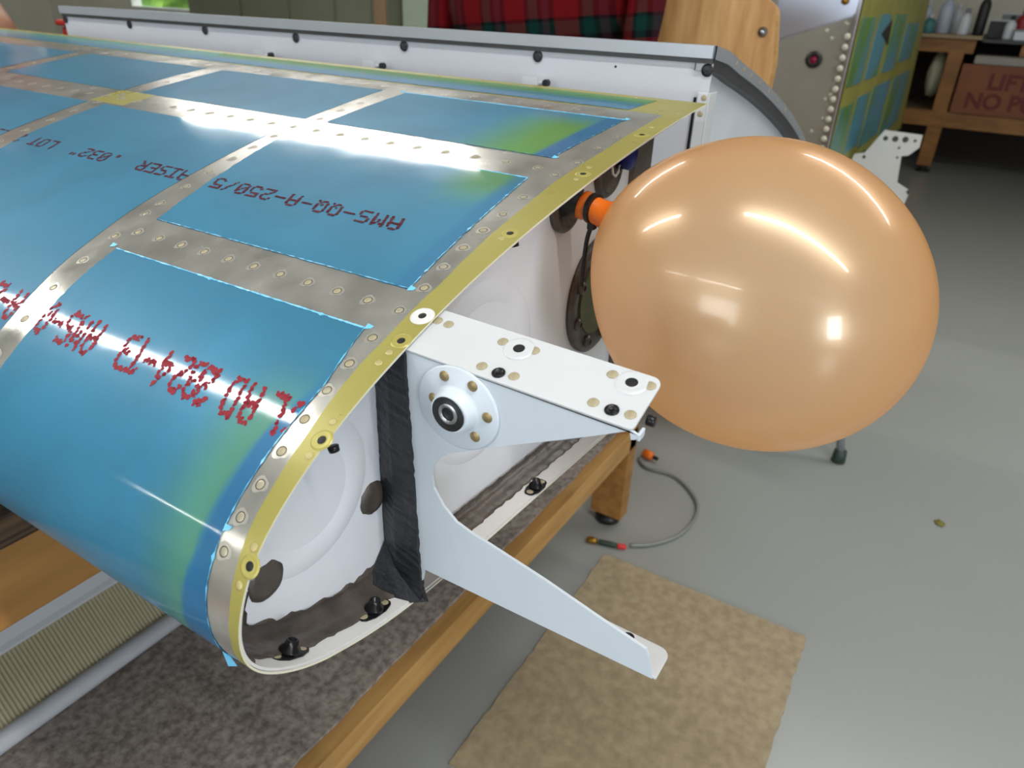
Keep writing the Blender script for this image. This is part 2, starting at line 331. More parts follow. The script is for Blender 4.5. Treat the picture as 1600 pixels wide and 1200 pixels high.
def fillet(i0, i1, wf, ww, m, name, jit=.0012, lump=.0006):
    secs = []; ph = random.random() * 9
    for i in range(i0, i1):
        nf, nw = wf(i), ww(i)
        j1 = jit * (math.sin(i * 1.7 + ph) + .6 * math.sin(i * .53 + ph) + random.uniform(-.8, .8)) * .5; j2 = jit * 1.4 * (math.sin(i * 1.1 + ph) + random.uniform(-1, 1)) * .6
        yf = YW - nf + j1; dw = nw + j2; sec = []
        for y, d in ((yf, .0029), (yf + .001, .0040 + random.random() * lump), ((yf + YW) / 2 - .002, .0046 + random.random() * lump), (YW - .005, .0062 + random.random() * lump), (YW - .0022, .012 + random.random() * lump), (YW - .0016, dw * .7), (YW - .0012, dw), (YW, dw)):
            sec.append((PR[i, 0] - NOR[i, 0] * d, y, PR[i, 1] - NOR[i, 1] * d))
        secs.append(sec)
    o = link(name, loft(secs), tank, m, True); return o
ib = [i for i in range(n) if PR[i, 0] < .665 and PS[i] > .60 - .02]
nose = min(range(n), key=lambda i: PR[i, 0])
def wf_(i): x, z = PR[i]; return .0275 if z > -.30 and x < .17 else (.021 if x < .30 else .018)
def ww_(i):
    x, z = PR[i]
    if z > -.31 and x < .18: return .024 + .006 * math.sin(i * .9)
    return .013 if x < .25 else .016 if x < .3 else .010
fillet(min(ib), max(ib), wf_, ww_, sealant, 'sealant_fillet')
# shallow pressed beads in the web
for cx, cz, r in ((.222, -.250, .040), (.395, -.245, .062)):
    link('pressed_bead', lathe([(r - .009, -.0001), (r - .006, .0007), (r, .0013), (r + .006, .0007), (r + .009, -.0001)], (cx, YW, cz), (0, -1, 0), 56, cap=False), tank, white, True)
# sealant covered rivet spots
def spot(cx, cz, r, m=sealant, h=.0016, sx=1, sy=1, name='sealant_patch', y=YW):
    nn = 22; vs = [(cx, y - h * 1.5, cz)]; 
    for rr, hh in ((.55, 1.35), (.88, 1), (1, 0)):
        for k in range(nn):
            t = 2 * math.pi * k / nn; j = 1 + (random.uniform(-.05, .05) if rr > .5 else 0); vs.append((cx + r * rr * sx * j * math.cos(t), y - h * hh, cz + r * rr * sy * j * math.sin(t)))
    fs = [(0, 1 + (k + 1) % nn, 1 + k) for k in range(nn)]
    for a in range(2):
        for k in range(nn): fs.append((1 + a * nn + k, 1 + a * nn + (k + 1) % nn, 1 + (a + 1) * nn + (k + 1) % nn, 1 + (a + 1) * nn + k))
    return link(name, mesh(vs, fs), tank, m, True)
spot(.2745, -.2825, .0118, sx=.95); spot(.1885, -.2845, .0130, sx=.95)
# round cover plates at the rear of the rib
def cover(cx, cz, r, green=False):
    o = link('cover_plate', lathe([(r, 0), (r, .003), (r * .93, .0048), (r * .80, .0052), (r * .74, .0034), (0, .0034)], (cx, YW, cz), (0, -1, 0), 44), tank, sealant, True)
    if green: link('access_plate', lathe([(r * .66, 0), (r * .66, .0012), (0, .0012)], (cx, YW - .0034, cz), (0, -1, 0), 40), o, mat('olive_plate', rgb(92, 98, 66), .55, noise=.3, nscale=40), False)
    return o
big = cover(.580, -.240, .055, True); c2 = cover(.581, -.1275, .0245); c3 = cover(.508, -.141, .025)
def bolt_head(p, r, parent, n=(0, -1, 0), name='plate_screw'):
    o = link(name, lathe([(r, 0), (r, .003), (r * .6, .005), (r * .45, .005), (r * .35, .0025), (0, .0025)], p, n, 14, mi=[0, 0, 0, 1, 1]), parent, [sealant, hole], True); return o
for k in range(8):
    t = math.radians(200 + k * 45); bolt_head((.580 + .044 * math.cos(t), YW - .004, -.240 + .044 * math.sin(t)), .0058, big)
link('drain_fitting', lathe([(.012, 0), (.012, .004), (.0075, .006), (.0075, .015), (0, .015)], (.585, YW - .004, -.226), (0, -1, 0), 20), big, mat('rust_red_fitting', rgb(120, 52, 22), .4), True)
link('blue_cap', lathe([(.0115, 0), (.0115, .010), (.009, .012), (0, .012)], (.598, YW - .004, -.1185), (0, -1, 0), 22), c2, blue, True)
link('wire_clip', tube_mesh([(.572, YW - .008, -.121), (.574, YW - .009, -.130), (.580, YW - .009, -.133), (.586, YW - .009, -.130), (.588, YW - .008, -.125)], .0011, 8), c2, whitef, True)
# sealed rear corner of the rib and rear baffle
link('sealed_rear_flange', box(.630, .671, YW - .005, YW + .02, -.376, -.0955, .002), tank, sealant)
link('rear_baffle', box(.6695, .6715, YW, YF, -.377, -.095), tank, white)

# fuel pickup tube the balloon is tied to
FB = Vector((.505, YW, -.139)); FA = Vector((-.16, -.98, -.06)).normalized()
link('vent_tube', lathe([(.0125, 0), (.0125, .006), (.0085, .008), (.0085, .030), (0, .030)], FB, FA, 24), tank, rubber, True)

# ---- black sealed angle and mounting bracket
XB = .276
def lumpy(x0, x1, y0, y1, z0, z1, nz, amp):
    """dark sealant strip: one lumpy closed mesh"""
    secs = []
    for k in range(nz + 1):
        z = z0 + (z1 - z0) * k / nz; a, b, c, d = (random.uniform(-amp, amp) for _ in range(4))
        yy0 = y0 - .0075 * (1 - k / nz) ** 1.0; sl = .30
        secs.append([(x0 + a, yy0 + b, z), (x0 + .4 * sl * (y1 - y0) - .001 + c, (y0 + y1) / 2, z), (x0 + sl * (y1 - y0) + d * .5, y1, z), (x1 + sl * (y1 - y0), y1, z), (x1, yy0 + b, z)])
    return loft(secs, True)
link('black_sealant_strip', lumpy(XB - .0030, XB + .0008, .2315, YW - .001, -.350, -.172, 60, .0006), tank, blacks)
tri = [(XB + .006, YW - .001, -.322), (XB - .002, .228, -.330), (XB - .002, .222, -.3475), (XB - .010, .236, -.3505), (XB - .016, YW - .001, -.3475)]
vs = [Vector(p) for p in tri] + [Vector(p) + Vector((.004, 0, -.004)) for p in tri]
me = mesh(vs, [(0, 1, 2, 3), (0, 3, 4), (5, 8, 7, 6), (5, 9, 8)] + [(i, (i + 1) % 5, (i + 1) % 5 + 5, i + 5)[::-1] for i in range(5)])
link('black_sealant_gusset', me, tank, blacks)

webYZ = [(.2340, -.1722), (.0985, -.1756), (.0960, -.1765), (.0958, -.1775), (.0965, -.1790), (.0990, -.1800)] + \
        [tuple(onp(*q, 0, XB)[1:]) for q in ((985, 672), (920, 681), (870, 687), (800, 694), (765, 699), (725, 705), (702, 708), (688, 715), (679, 727), (676, 743), (679, 762), (694, 790), (714, 815), (740, 834), (760, 846), (850, 904), (940, 966), (1010, 1013))] + \
        [(.0735, -.3050), (.0695, -.3200), (.2225, -.3220), (.2270, -.3440), (.2340, -.3450)]
brk = link('mounting_bracket', slab([(q[0], q[1]) for q in webYZ], (XB - .0009, 0, 0), (0, 1, 0), (0, 0, 1), (1, 0, 0), .0018), tank, grayweb)
brk['label'] = 'white two-armed bracket with round bearing'
def roundrect(u0, u1, v0, v1, rs, k=5):
    P = []
    for (cu, cv, a0, r) in ((u1 - rs[0], v1 - rs[0], 0, rs[0]), (u0 + rs[1], v1 - rs[1], 90, rs[1]), (u0 + rs[2], v0 + rs[2], 180, rs[2]), (u1 - rs[3], v0 + rs[3], 270, rs[3])):
        for i in range(k + 1):
            t = math.radians(a0 + 90 * i / k); P.append((cu + r * math.cos(t), cv + r * math.sin(t)))
    return P
# top flange lies in the slope of the sheet
FO = Vector((XB - .001, 0, -.1784)); FU = Vector((0, -1, -.027)); FV = Vector((.0345, 0, .0112)).normalized(); FN = FV.cross(FU).normalized()
if FN.z < 0: FN = -FN
topf = link('bracket_top_flange', slab(roundrect(-.262, -.0985, 0, .0365, (.0055, .001, .001, .003)), FO, FU, FV, FN, .0016, .0003), brk, mat('bright_white_paint', rgb(198, 200, 202), .38, noise=.03, nscale=25))
def flp(px, py, up=.0017):                 # the spot on the top flange
    d = Vector(ray(px, py)); t = FO.dot(FN) / d.dot(FN); t = (FO + FN * up).dot(FN) / d.dot(FN); return d * t
LO = Vector((XB, 0, -.3212))
link('bracket_lower_flange', slab(roundrect(-.2225, -.0675, 0, .022, (.006, .001, .001, .001)), (XB, 0, -.3225), FU, (1, 0, -.02), (0, 0, 1), .0016, .0003), brk, MATS['bright_white_paint'])
link('end_tab', slab([(XB, -.1765), (XB + .006, -.1755), (XB + .006, -.1790), (XB + .004, -.1800), (XB, -.1800)], (0, .0950, 0), (1, 0, 0), (0, 0, 1), (0, 1, 0), .0016, .0003), brk, grayweb)
# bearing
BC = Vector((XB - .001, .1965, -.1955)); NX = Vector((-1, 0, 0))
bh = link('bearing_housing', lathe([(.0262, 0), (.0262, .0010), (.0250, .0018), (.0150, .0022), (.0135, .0035), (.0118, .0085), (.0112, .0092), (.0100, .0092), (.0100, .0078)], BC, NX, 56, sx=1.0, sy=.93), brk, grayweb, True)
HB = BC + Vector((-.0080, .0005, 0))
link('bearing', lathe([(.0101, 0), (.0101, .0012), (.0096, .0014), (.0060, .0010), (.0056, .0016), (.0042, .0016), (.0038, .0008), (.0038, -.006), (0, -.006)], HB, NX, 40, mi=[0, 0, 0, 1, 1, 1, 0, 0, 1]), brk, [rubber, steel], True)
def rivet_mesh(name, rad, h, m, ring=True, dome=.25):
    n = 22; P = [(rad * 1.24, 0, 0), (rad * 1.24, h * .45, 1), (rad * 1.02, h * .45, 1), (rad * .97, h, 0), (rad * .5, h * (1 + dome), 0), (rad * .12, h * (1 + dome * 1.2), 0), (0, h * (1 + dome * .9), 0)] if ring else \
               [(rad, 0, 0), (rad, h * .6, 0), (rad * .85, h * .95, 0), (rad * .45, h * (1 + dome), 0), (0, h * (1 + dome * 1.3), 0)]
    vs = []; fs = []; mi_ = []
    for r, z, _ in P[:-1]:
        for k in range(n): t = 2 * math.pi * k / n; vs.append((r * math.cos(t), r * math.sin(t), z))
    vs.append((0, 0, P[-1][1]))
    for i in range(len(P) - 2):
        for k in range(n): fs.append((i * n + k, i * n + (k + 1) % n, (i + 1) * n + (k + 1) % n, (i + 1) * n + k)); mi_.append(1 if ring and i < 2 else 0)
    for k in range(n): fs.append(((len(P) - 2) * n + k, (len(P) - 2) * n + (k + 1) % n, len(vs) - 1)); mi_.append(0)
    if ring:
        b0 = len(vs); 
        for k in range(n): t = 2 * math.pi * k / n; q = rad * (2.0 + .25 * math.sin(3 * t) + random.uniform(-.1, .1)); vs += [(q * math.cos(t), q * math.sin(t), .00001), (rad * 1.2 * math.cos(t), rad * 1.2 * math.sin(t), .00003)]
        for k in range(n): k2 = (k + 1) % n; fs.append((b0 + 2 * k + 1, b0 + 2 * k2 + 1, b0 + 2 * k2, b0 + 2 * k)); mi_.append(2)
        fs = [f if mi_[i] != 2 else (f[0], f[3], f[2], f[1]) for i, f in enumerate(fs)]
    me = mesh(vs, fs, mi_); me.name = name; me.materials.append(m); me.materials.append(ringm); me.materials.append(scuff); me.polygons.foreach_set('use_smooth', [m_ == 0 for m_ in mi_]); return me
scuff = mat('scuffed_aluminium', rgb(196, 192, 182), .34, metal=.70, noise=.10, nscale=350)
RV_S = rivet_mesh('rivet_bare', .00225, .00014, silverr); RV_G = rivet_mesh('rivet_gold', .00235, .00014, tan)
RV_D = rivet_mesh('rivet_dome', .0030, .0013, gold, False); RV_T = rivet_mesh('rivet_tan', .0029, .00035, tan, False)
mat('primed_rivet', rgb(186, 172, 118), .45, metal=.4); RV_Y = rivet_mesh('rivet_primed', .0022, .0004, MATS['primed_rivet'], False)
for px, py in ((695, 587), (739, 603), (762, 652), (743, 682), (701, 665), (678, 621)):
    p = onp(px, py, 0, XB - .0026); put('rivet', RV_D, brk, p, zrot(NX))
for px, py in ((684, 501), (701, 507), (786, 534), (835, 548), (753, 572), (803, 588), (957, 585), (1016, 603), (927, 629), (985, 648)):
    put('rivet', RV_T, brk, flp(px, py), zrot(FN))
def dimple_mesh(name, ro, m1, m2, rh=.0019, h=.0006):
    n = 26; P = [(ro * 1.0, 0), (ro * .9, h * .8), (ro * .78, h), (ro * .55, h * .35), (rh * 1.1, .00022)]; vs = []; fs = []; mi_ = []
    for r, z in P + [(rh, .0003)]:
        for k in range(n): t = 2 * math.pi * k / n; vs.append((r * math.cos(t), r * math.sin(t), z))
    for i in range(len(P)):
        for k in range(n): fs.append((i * n + k, i * n + (k + 1) % n, (i + 1) * n + (k + 1) % n, (i + 1) * n + k)); mi_.append(0)
    fs.append(tuple(len(P) * n + k for k in range(n))); mi_.append(1)
    me = mesh(vs, fs, mi_); me.name = name; me.materials.append(m1); me.materials.append(m2); me.polygons.foreach_set('use_smooth', [True] * len(me.polygons)); return me
mat('yellow_primer', rgb(170, 160, 84), .34, metal=.2)
DM_Y = dimple_mesh('dimple_yellow', .0060, MATS['yellow_primer'], hole, .0024, .00045); DM_W = dimple_mesh('dimple_white', .0085, MATS['bright_white_paint'], hole, .0032)
for px, py in ((811, 545), (987, 598), ): put('screw_dimple', DM_W, brk, flp(px, py), zrot(FN))
NUTH = lathe([(.0036, 0), (.0036, .0006), (.0030, .0009), (.0024, .0002), (.0016, .0002), (.0016, -.0002), (0, -.0002)], (0, 0, 0), (0, 0, 1), 20, mi=[0, 0, 0, 1, 1, 1]); NUTH.name = 'nut_hole'
NUTH.materials.append(blackm); NUTH.materials.append(hole); NUTH.polygons.foreach_set('use_smooth', [True] * len(NUTH.polygons))
for px, py in ((779, 583), (956, 641)): put('threaded_insert', NUTH, brk, flp(px, py), zrot(FN))
# lower arm nut and rivet
link('lower_arm_nut', lathe([(.0052, 0), (.0052, .002), (.0034, .0028), (.0034, .006), (.002, .006), (.002, .002), (0, .002)], (.2905, .0905, -.3212), (0, 0, 1), 20), brk, blackm, True)
put('rivet', RV_T, brk, (.2900, .0800, -.3208), zrot((0, 0, 1)))
link('clip_nut', lathe([(.0028, 0), (.0028, .004), (0, .004)], (XB + .012, .0968, -.1745), (0, -1, 0), 12), brk, blackm, True)

# ---- nutplates on the lower flange
def nutplate(px, py):
    d = ray(px, py); best = None
    for i in range(n - 1):
        if PR[i, 1] > -.29: continue
        a = PR[i] - NOR[i] * .003; e = PR[i + 1] - PR[i]; det = d[0] * -e[1] + e[0] * d[2]
        if abs(det) < 1e-12: continue
        t = (a[0] * -e[1] + e[0] * a[1]) / det; u = (d[0] * a[1] - d[2] * a[0]) / det
        if 0 <= u <= 1 and t > 0 and (best is None or t > best[0]): best = (t, i)
    t, i = best; p = Vector(d * t); nn = Vector((-NOR[i, 0], 0, -NOR[i, 1])); tt = Vector((TAN[i, 0], 0, TAN[i, 1])); yy = Vector((0, 1, 0))
    poly = [(-.0135, -.0022), (-.0115, -.0042), (-.005, -.0062), (.005, -.0062), (.0115, -.0042), (.0135, -.0022), (.0135, .0022), (.0115, .0042), (.005, .0062), (-.005, .0062), (-.0115, .0042), (-.0135, .0022)]
    o = link('nutplate', merge([slab(poly, p, tt, yy, nn, .0011, .0002), lathe([(.0062, 0), (.0060, .002), (.0038, .0042), (.0034, .0070), (.0024, .0070), (.0024, .0030), (0, .0040)], p + nn * .001, nn, 24)]), tank, blackm, True)
    for s_ in (-1, 1): put('rivet', RV_T, o, p + tt * (.0098 * s_) + nn * .0009, zrot(nn))
for q in ((451, 1021), (584, 954), (837, 762)): nutplate(*q)

# ---- rivets on the sheet
def rv(s, Y, me_=None, up=.00005): put('rivet', me_ or (RV_G if random.random() < .45 else RV_S), tank, sk(s, Y, up), zrot(skn(s)))
def yr2(s): return np.interp(s, (.09, .22, .26, .42, .48, .55, .62), (.5330, .532, .5355, .511, .504, .490, .482))
def hw2(s): return np.interp(s, (.09, .22, .26, .42, .48, .55), (.0150, .0138, .0080, .0165, .0145, .0125))
for q in ((350, 862), (376, 808), (407, 757), (440, 705), (476, 655), (511, 610), (546, 568), (582, 528), (624, 485), (663, 450), (693, 417), (724, 387), (755, 360), (786, 335), (818, 308), (867, 273), (903, 254), (936, 231), (965, 214)):
    s_, y_ = hit(*q); rv(s_, y_)
for k in range(10): rv(.4352, .2773 + .0241 * k, RV_G)
for k in range(34): rv(.2352, .2785 + .0288 * k)
for k in range(30): rv(.0790, .300 + .0288 * k, RV_S)
for s_ in (.121, .149, .178, .207, .262, .290, .317, .3445, .3715, .3990, .4147, .4454, .4749, .5035, .5315, .56, .59): rv(s_, yr2(s_))
for Yc in (.811, 1.088, 1.36):
    for s_ in np.arange(.11, .62, .029): rv(s_, Yc + (-.02 * max(0, s_ - .25) / .15 if Yc < .9 else 0), RV_S)
for q in ((374, 915), (397, 855), (483, 712), (520, 659), (592, 567), (608, 551), (784, 373), (900, 280), (920, 262), (1018, 199)):
    s_, y_ = hit(*q); rv(s_, y_, RV_Y)
for k in range(26): s_ = .0075; rv(s_, .30 + k * .06, RV_Y)
for q in ((391, 885), (503, 688), (627, 533), (797, 365), (911, 272), (1003, 211)):
    s_, y_ = hit(*q); put('screw_dimple', DM_Y, tank, sk(s_, y_, .00002), zrot(skn(s_)))
DM_B = dimple_mesh('dimple_big', .0072, whitef, hole, .0024, .0008)
s_, y_ = hit(660, 494); put('screw_dimple', DM_B, tank, sk(s_, y_, .00002), zrot(skn(s_)))['label'] = 'white-lined screw dimple'
for q in ((520, 697), (803, 378)):          # nut ends peeping out under the edge
    p = onp(*q, 1, .236); link('nut_end', lathe([(.0030, 0), (.0028, .003), (.0015, .003), (0, .002)], p, (0, -.3, -1), 14), tank, blackm, True)

# ---- blue protective film
def film_material():
    m = bpy.data.materials.new('blue_film'); m.use_nodes = True; nt = m.node_tree; N = nt.nodes; L = nt.links; p = N['Principled BSDF']
    at = N.new('ShaderNodeVertexColor'); at.layer_name = 'tint'; uv = N.new('ShaderNodeUVMap')
    n1 = N.new('ShaderNodeTexNoise'); n1.inputs['Scale'].default_value = 9; n1.inputs['Detail'].default_value = 4; n1.inputs['Distortion'].default_value = .8; L.new(uv.outputs[0], n1.inputs['Vector'])
    mr = N.new('ShaderNodeMapRange'); mr.inputs[1].default_value = .3; mr.inputs[2].default_value = .7; mr.inputs[3].default_value = .86; mr.inputs[4].default_value = 1.12; L.new(n1.outputs['Fac'], mr.inputs[0])
    mx = N.new('ShaderNodeVectorMath'); mx.operation = 'SCALE'; L.new(at.outputs[0], mx.inputs[0]); L.new(mr.outputs[0], mx.inputs['Scale']); L.new(mx.outputs[0], p.inputs['Base Color'])
    p.inputs['Metallic'].default_value = .12; p.inputs['Roughness'].default_value = .50; p.inputs['Specular IOR Level'].default_value = .35
    n2 = N.new('ShaderNodeTexNoise'); n2.inputs['Scale'].default_value = 40; n2.inputs['Detail'].default_value = 4; L.new(uv.outputs[0], n2.inputs['Vector'])
    m2 = N.new('ShaderNodeMapRange'); m2.inputs[1].default_value = .3; m2.inputs[2].default_value = .7; m2.inputs[3].default_value = .05; m2.inputs[4].default_value = .10; L.new(n2.outputs['Fac'], m2.inputs[0])
    p.inputs['Coat Weight'].default_value = .6; L.new(m2.outputs[0], p.inputs['Coat Roughness'])
    b = N.new('ShaderNodeBump'); b.inputs['Strength'].default_value = .10; b.inputs['Distance'].default_value = .0006; L.new(n1.outputs['Fac'], b.inputs['Height']); L.new(b.outputs[0], p.inputs['Normal'])
    return m
FILM = film_material(); FILME = mat('film_torn_edge', rgb(110, 190, 228), .35, spec=.6)
BLUE = np.array(rgb(44, 118, 150)); DEEP = np.array(rgb(28, 98, 142)); GREEN = np.array(rgb(84, 136, 66)); PALE = np.array(rgb(84, 152, 142))
def sst(a, b, x): t = min(max((x - a) / (b - a), 0), 1); return t * t * (3 - 2 * t)
def ynear(s): return np.interp(s, (.09, .158, .2257, .2558, .4167, .4561, .4992, .5343, .59, .62, .652, .70), (.2707, .2748, .2797, .2746, .2602, .2623, .2545, .2553, .2543, .2535, .2475, .2450))
def yr2r(s): return yr2(s) - hw2(s)
def yr2l(s): return yr2(s) + hw2(s)
def yr3r(s): return np.interp(s, (.09, .25, .35, .40, .6), (.800, .797, .785, .768, .745))
def yr3l(s): return yr3r(s) + .030
def tint(kind, s, Y):
    c = BLUE.copy()
    if kind == 'rear':
        g = (1 - sst(.020, .044, s)); c = c * (1 - g) + (GREEN if Y < .9 else PALE) * g
        d = sst(.038, .046, s) * (1 - sst(.5, 1.2, Y)) * .7; c = c * (1 - d) + DEEP * d; return c
    d = Y - ynear(s)
    if kind == 'B':
        bw = .017; e = sst(bw - .0025, bw + .0025, d); g = e * (1 - sst(.035, .115, d)) * sst(.09, .14, s) ; c = c * (1 - g) + GREEN * g; c = c * e + DEEP * (1 - e)
    elif kind == 'C':
        g = (1 - sst(.03, .075, d)) * (1 - sst(.27, .33, s)) * sst(-.002, .012, d - (.2 * (s - .262))) * .85; c = c * (1 - g) + GREEN * g
        e = (1 - sst(.008, .016, d)) * .5; c = c * (1 - e) + DEEP * e
    elif kind == 'D':
        bw = np.interp(s, (.50, .54, .60, .66), (.004, .011, .012, .026)); e = sst(bw - .002, bw + .002, d); a = sst(.48, .54, s)
        g = e * a * (1 - sst(.012, .065, d)) * .6; c = c * (1 - g) + GREEN * g; f = (1 - e) * a * .9; c = c * (1 - f) + DEEP * f
    return c
def film(kind, s0, s1, ya, yb, st, lab=None):
    ns = max(2, int((s1 - s0) / st)); ny = max(2, int((yb((s0 + s1) / 2) - ya((s0 + s1) / 2)) / st)); vs = []; uvs = []; cols = []
    for i in range(ns + 1):
        s = s0 + (s1 - s0) * i / ns; a, b = ya(s), yb(s)
        for j in range(ny + 1):
            y = a + (b - a) * j / ny; jit = random.uniform(-.0006, .0006) if (i in (0, ns) or j in (0, ny)) and st < .005 else 0
            sj = s + (jit if i in (0, ns) else 0); yj = y + (jit if j in (0, ny) else 0); vs.append(sk(sj, yj, .00022)); uvs.append((s, y)); cols.append((*tint(kind, s, y), 1))
    fs = [(i * (ny + 1) + j, (i + 1) * (ny + 1) + j, (i + 1) * (ny + 1) + j + 1, i * (ny + 1) + j + 1) for i in range(ns) for j in range(ny)]
    me = grid_uv(vs, fs, uvs); ca = me.color_attributes.new('tint', 'FLOAT_COLOR', 'POINT'); ca.data.foreach_set('color', np.array(cols, float).ravel())
    o = link('film_panel', me, tank, FILM, True); return o
def torn(film_o, path, w=.0011):           # ragged pale edge of the film, a narrow raised ribbon with tags
    vs = []; fs = []; k = 0; P = []
    for (s0, y0), (s1, y1) in zip(path[:-1], path[1:]):
        L_ = math.hypot(s1 - s0, y1 - y0); m_ = max(2, int(L_ / .0022)); P += [(s0 + (s1 - s0) * i / m_, y0 + (y1 - y0) * i / m_) for i in range(m_)]
    P.append(path[-1])
    for i, (s, y) in enumerate(P):
        a = P[max(i - 1, 0)]; b = P[min(i + 1, len(P) - 1)]; t = np.array([b[0] - a[0], b[1] - a[1]]); t /= np.hypot(*t) + 1e-9; nrm_ = np.array([-t[1], t[0]])
        ww = w * random.uniform(.15, .8) * (2.2 if random.random() < .04 else 1)
        p0 = (s + nrm_[0] * ww, y + nrm_[1] * ww); p1 = (s - nrm_[0] * ww * .5, y - nrm_[1] * ww * .5)
        vs += [sk(*p0, .0003), sk(*p1, .0004 + random.random() * .0004)]
    for i in range(len(P) - 1): fs.append((2 * i, 2 * i + 1, 2 * i + 3, 2 * i + 2))
    link('torn_film_edge', mesh(vs, fs), film_o, FILME)
f0 = film('rear', .0115, .0600, lambda s: .276 + (s - .0115) * .15, lambda s: YF - .01, .012)
fB = film('B', .0955, .2125, ynear, yr2r, .003)
fC = film('C', .2565, .4175, ynear, yr2r, .003)
fD = film('D', .4560, .8600, ynear, yr2r, .003)
film('x', .0955, .2125, yr2l, yr3r, .01); film('x', .2565, .8600, yr2l, yr3r, .01)
film('x', .0955, .2125, yr3l, lambda s: 1.072, .012); film('x', .2565, .8600, yr3l, lambda s: 1.072, .012)
film('x', .0955, .2125, lambda s: 1.104, lambda s: 1.345, .02); film('x', .2565, .8600, lambda s: 1.104, lambda s: 1.345, .02)
film('x', .0955, .2125, lambda s: 1.378, lambda s: YF - .01, .03); film('x', .2565, .8600, lambda s: 1.378, lambda s: YF - .01, .03)
E_ = lambda a, b, k=14: [(s, ynear(s)) for s in np.linspace(a, b, k)]
torn(fB, [(.0955, yr2r(.0955)), (.0955, ynear(.0955))] + E_(.0965, .2115) + [(.2125, ynear(.2125)), (.2125, .36)])
torn(fC, [(.2565, .32), (.2565, ynear(.2565))] + E_(.258, .417) + [(.4175, yr2r(.4175))])
torn(fD, [(.456, yr2r(.456)), (.456, ynear(.456))] + E_(.457, .70, 24))
torn(f0, [(.060, .29), (.060, 1.1)])
for (s, y), fo in (((.0955, .268), fB), ((.0955, .520), fB), ((.2125, .2750), fB), ((.4175, .2570), fC), ((.4555, .2585), fD), ((.455, .495), fD), ((.585, .2510), fD), ((.6965, .2415), fD)):
    vs = [sk(s, y, .0004), sk(s - .002, y - .0012, .0009), sk(s - .0022, y + .003, .0016), sk(s + .0018, y + .0035, .0006)]
    link('loose_film_tag', mesh(vs, [(0, 1, 2, 3)]), fo, FILME)
p0 = Vector(sk(.655, .2500, .0005)); link('loose_film_tag', mesh([p0, p0 + Vector((.001, -.0040, -.001)), p0 + Vector((.003, -.0055, -.010)), p0 + Vector((.001, -.0010, -.011))], [(0, 1, 2, 3)]), fD, FILME)
# ---- dot-matrix stock marking on the film
F5 = {'A': ['01110', '10001', '10001', '11111', '10001', '10001', '10001'], 'M': ['10001', '11011', '10101', '10101', '10001', '10001', '10001'], 'S': ['01111', '10000', '10000', '01110', '00001', '00001', '11110'],
      '-': ['00000', '00000', '00000', '11111', '00000', '00000', '00000'], 'Q': ['01110', '10001', '10001', '10001', '10101', '10010', '01101'], '2': ['01110', '10001', '00001', '00110', '01000', '10000', '11111'],
      '5': ['11111', '10000', '11110', '00001', '00001', '10001', '01110'], '0': ['01110', '10001', '10011', '10101', '11001', '10001', '01110'], '/': ['00001', '00010', '00010', '00100', '01000', '01000', '10000'],
      'L': ['10000'] * 6 + ['11111'], 'C': ['01110', '10001', '10000', '10000', '10000', '10001', '01110'], 'D': ['11110', '10001', '10001', '10001', '10001', '10001', '11110'], 'T': ['11111'] + ['00100'] * 6,
      '3': ['11110', '00001', '00001', '01110', '00001', '00001', '11110'], '4': ['00010', '00110', '01010', '10010', '11111', '00010', '00010'], 'I': ['11111'] + ['00100'] * 5 + ['11111'], 'K': ['10001', '10010', '10100', '11000', '10100', '10010', '10001'],
      'E': ['11111', '10000', '10000', '11110', '10000', '10000', '11111'], 'R': ['11110', '10001', '10001', '11110', '10100', '10010', '10001'], '.': ['00000'] * 5 + ['01100', '01100'], '"': ['01010', '01010', '00000', '00000', '00000', '00000', '00000'], 'O': ['01110'] + ['10001'] * 5 + ['01110'], ' ': ['00000'] * 7}
ink = mat('red_ink', rgb(78, 14, 34), .6, spec=.3); ink2 = mat('red_ink_rough', rgb(138, 30, 44), .6, spec=.3)
def marking(text, y0, pitch, s0, hgt, r, m, rough, parent, slope=0.0, fn=None, yc=None):
    vs = []; fs = []; cw = pitch * .80 / 5; ch = hgt / 7
    for ci, c in enumerate(text):
        for ry, row in enumerate(F5[c]):
            for cx, b in enumerate(row):
                if b == '0': continue
                for rep in range(4 if rough else 3):
                    y = (yc[ci] if yc else y0 + ci * pitch) - pitch * .4 + (cx + .5) * cw; s = s0 + hgt - (ry + .5) * ch
                    if rep: y += random.uniform(-.5, .5) * cw * (1.0 if rough else .55); s += random.uniform(-.5, .5) * ch * (1.0 if rough else .55)
                    if rough: y += random.gauss(0, cw * .16); s += random.gauss(0, ch * .16)
                    y += (s - s0) * slope
                    if fn and not fn(s, y): continue
                    rr = r * random.uniform(.7, 1.1) * (1 if rep == 0 else .7); k = 6; b0 = len(vs)
                    for q in range(k): t = 2 * math.pi * q / k; vs.append(sk(s + rr * math.sin(t), y + rr * math.cos(t), .00042))
                    fs.append(tuple(range(b0, b0 + k))[::-1])
    o = link('stock_marking', mesh(vs, fs), parent, m); o['label'] = 'red stencilled lettering'; return o
ok1 = lambda s, y: not (yr2r(s) - .001 < y < yr2l(s) + .001) and not (yr3r(s) < y < yr3l(s)) and y > ynear(s) + .001
marking('AMS-QQ-A-250/5 KAISER  .032"  LOT 2 ISE', .3217, .01365, .3490, .0165, .00155, ink, False, fC, -.35, ok1)
YC = [.2250, .2390, .2540, .2681, .2857, .3000, .3100, .3210, .3311, .3426, .3568, .3700, .3818, .3925, .4040, .4150, .4259, .4393, .4515, .4640] + [.4766 + .0125 * i for i in range(15)]
marking('ALCLAD 2024-T3  AMS-QQ-A-250/5 KAIS', .2475, .0125, .5130, .0245, .00160, ink2, True, fD, -.30, ok1, [y + .0037 for y in YC])

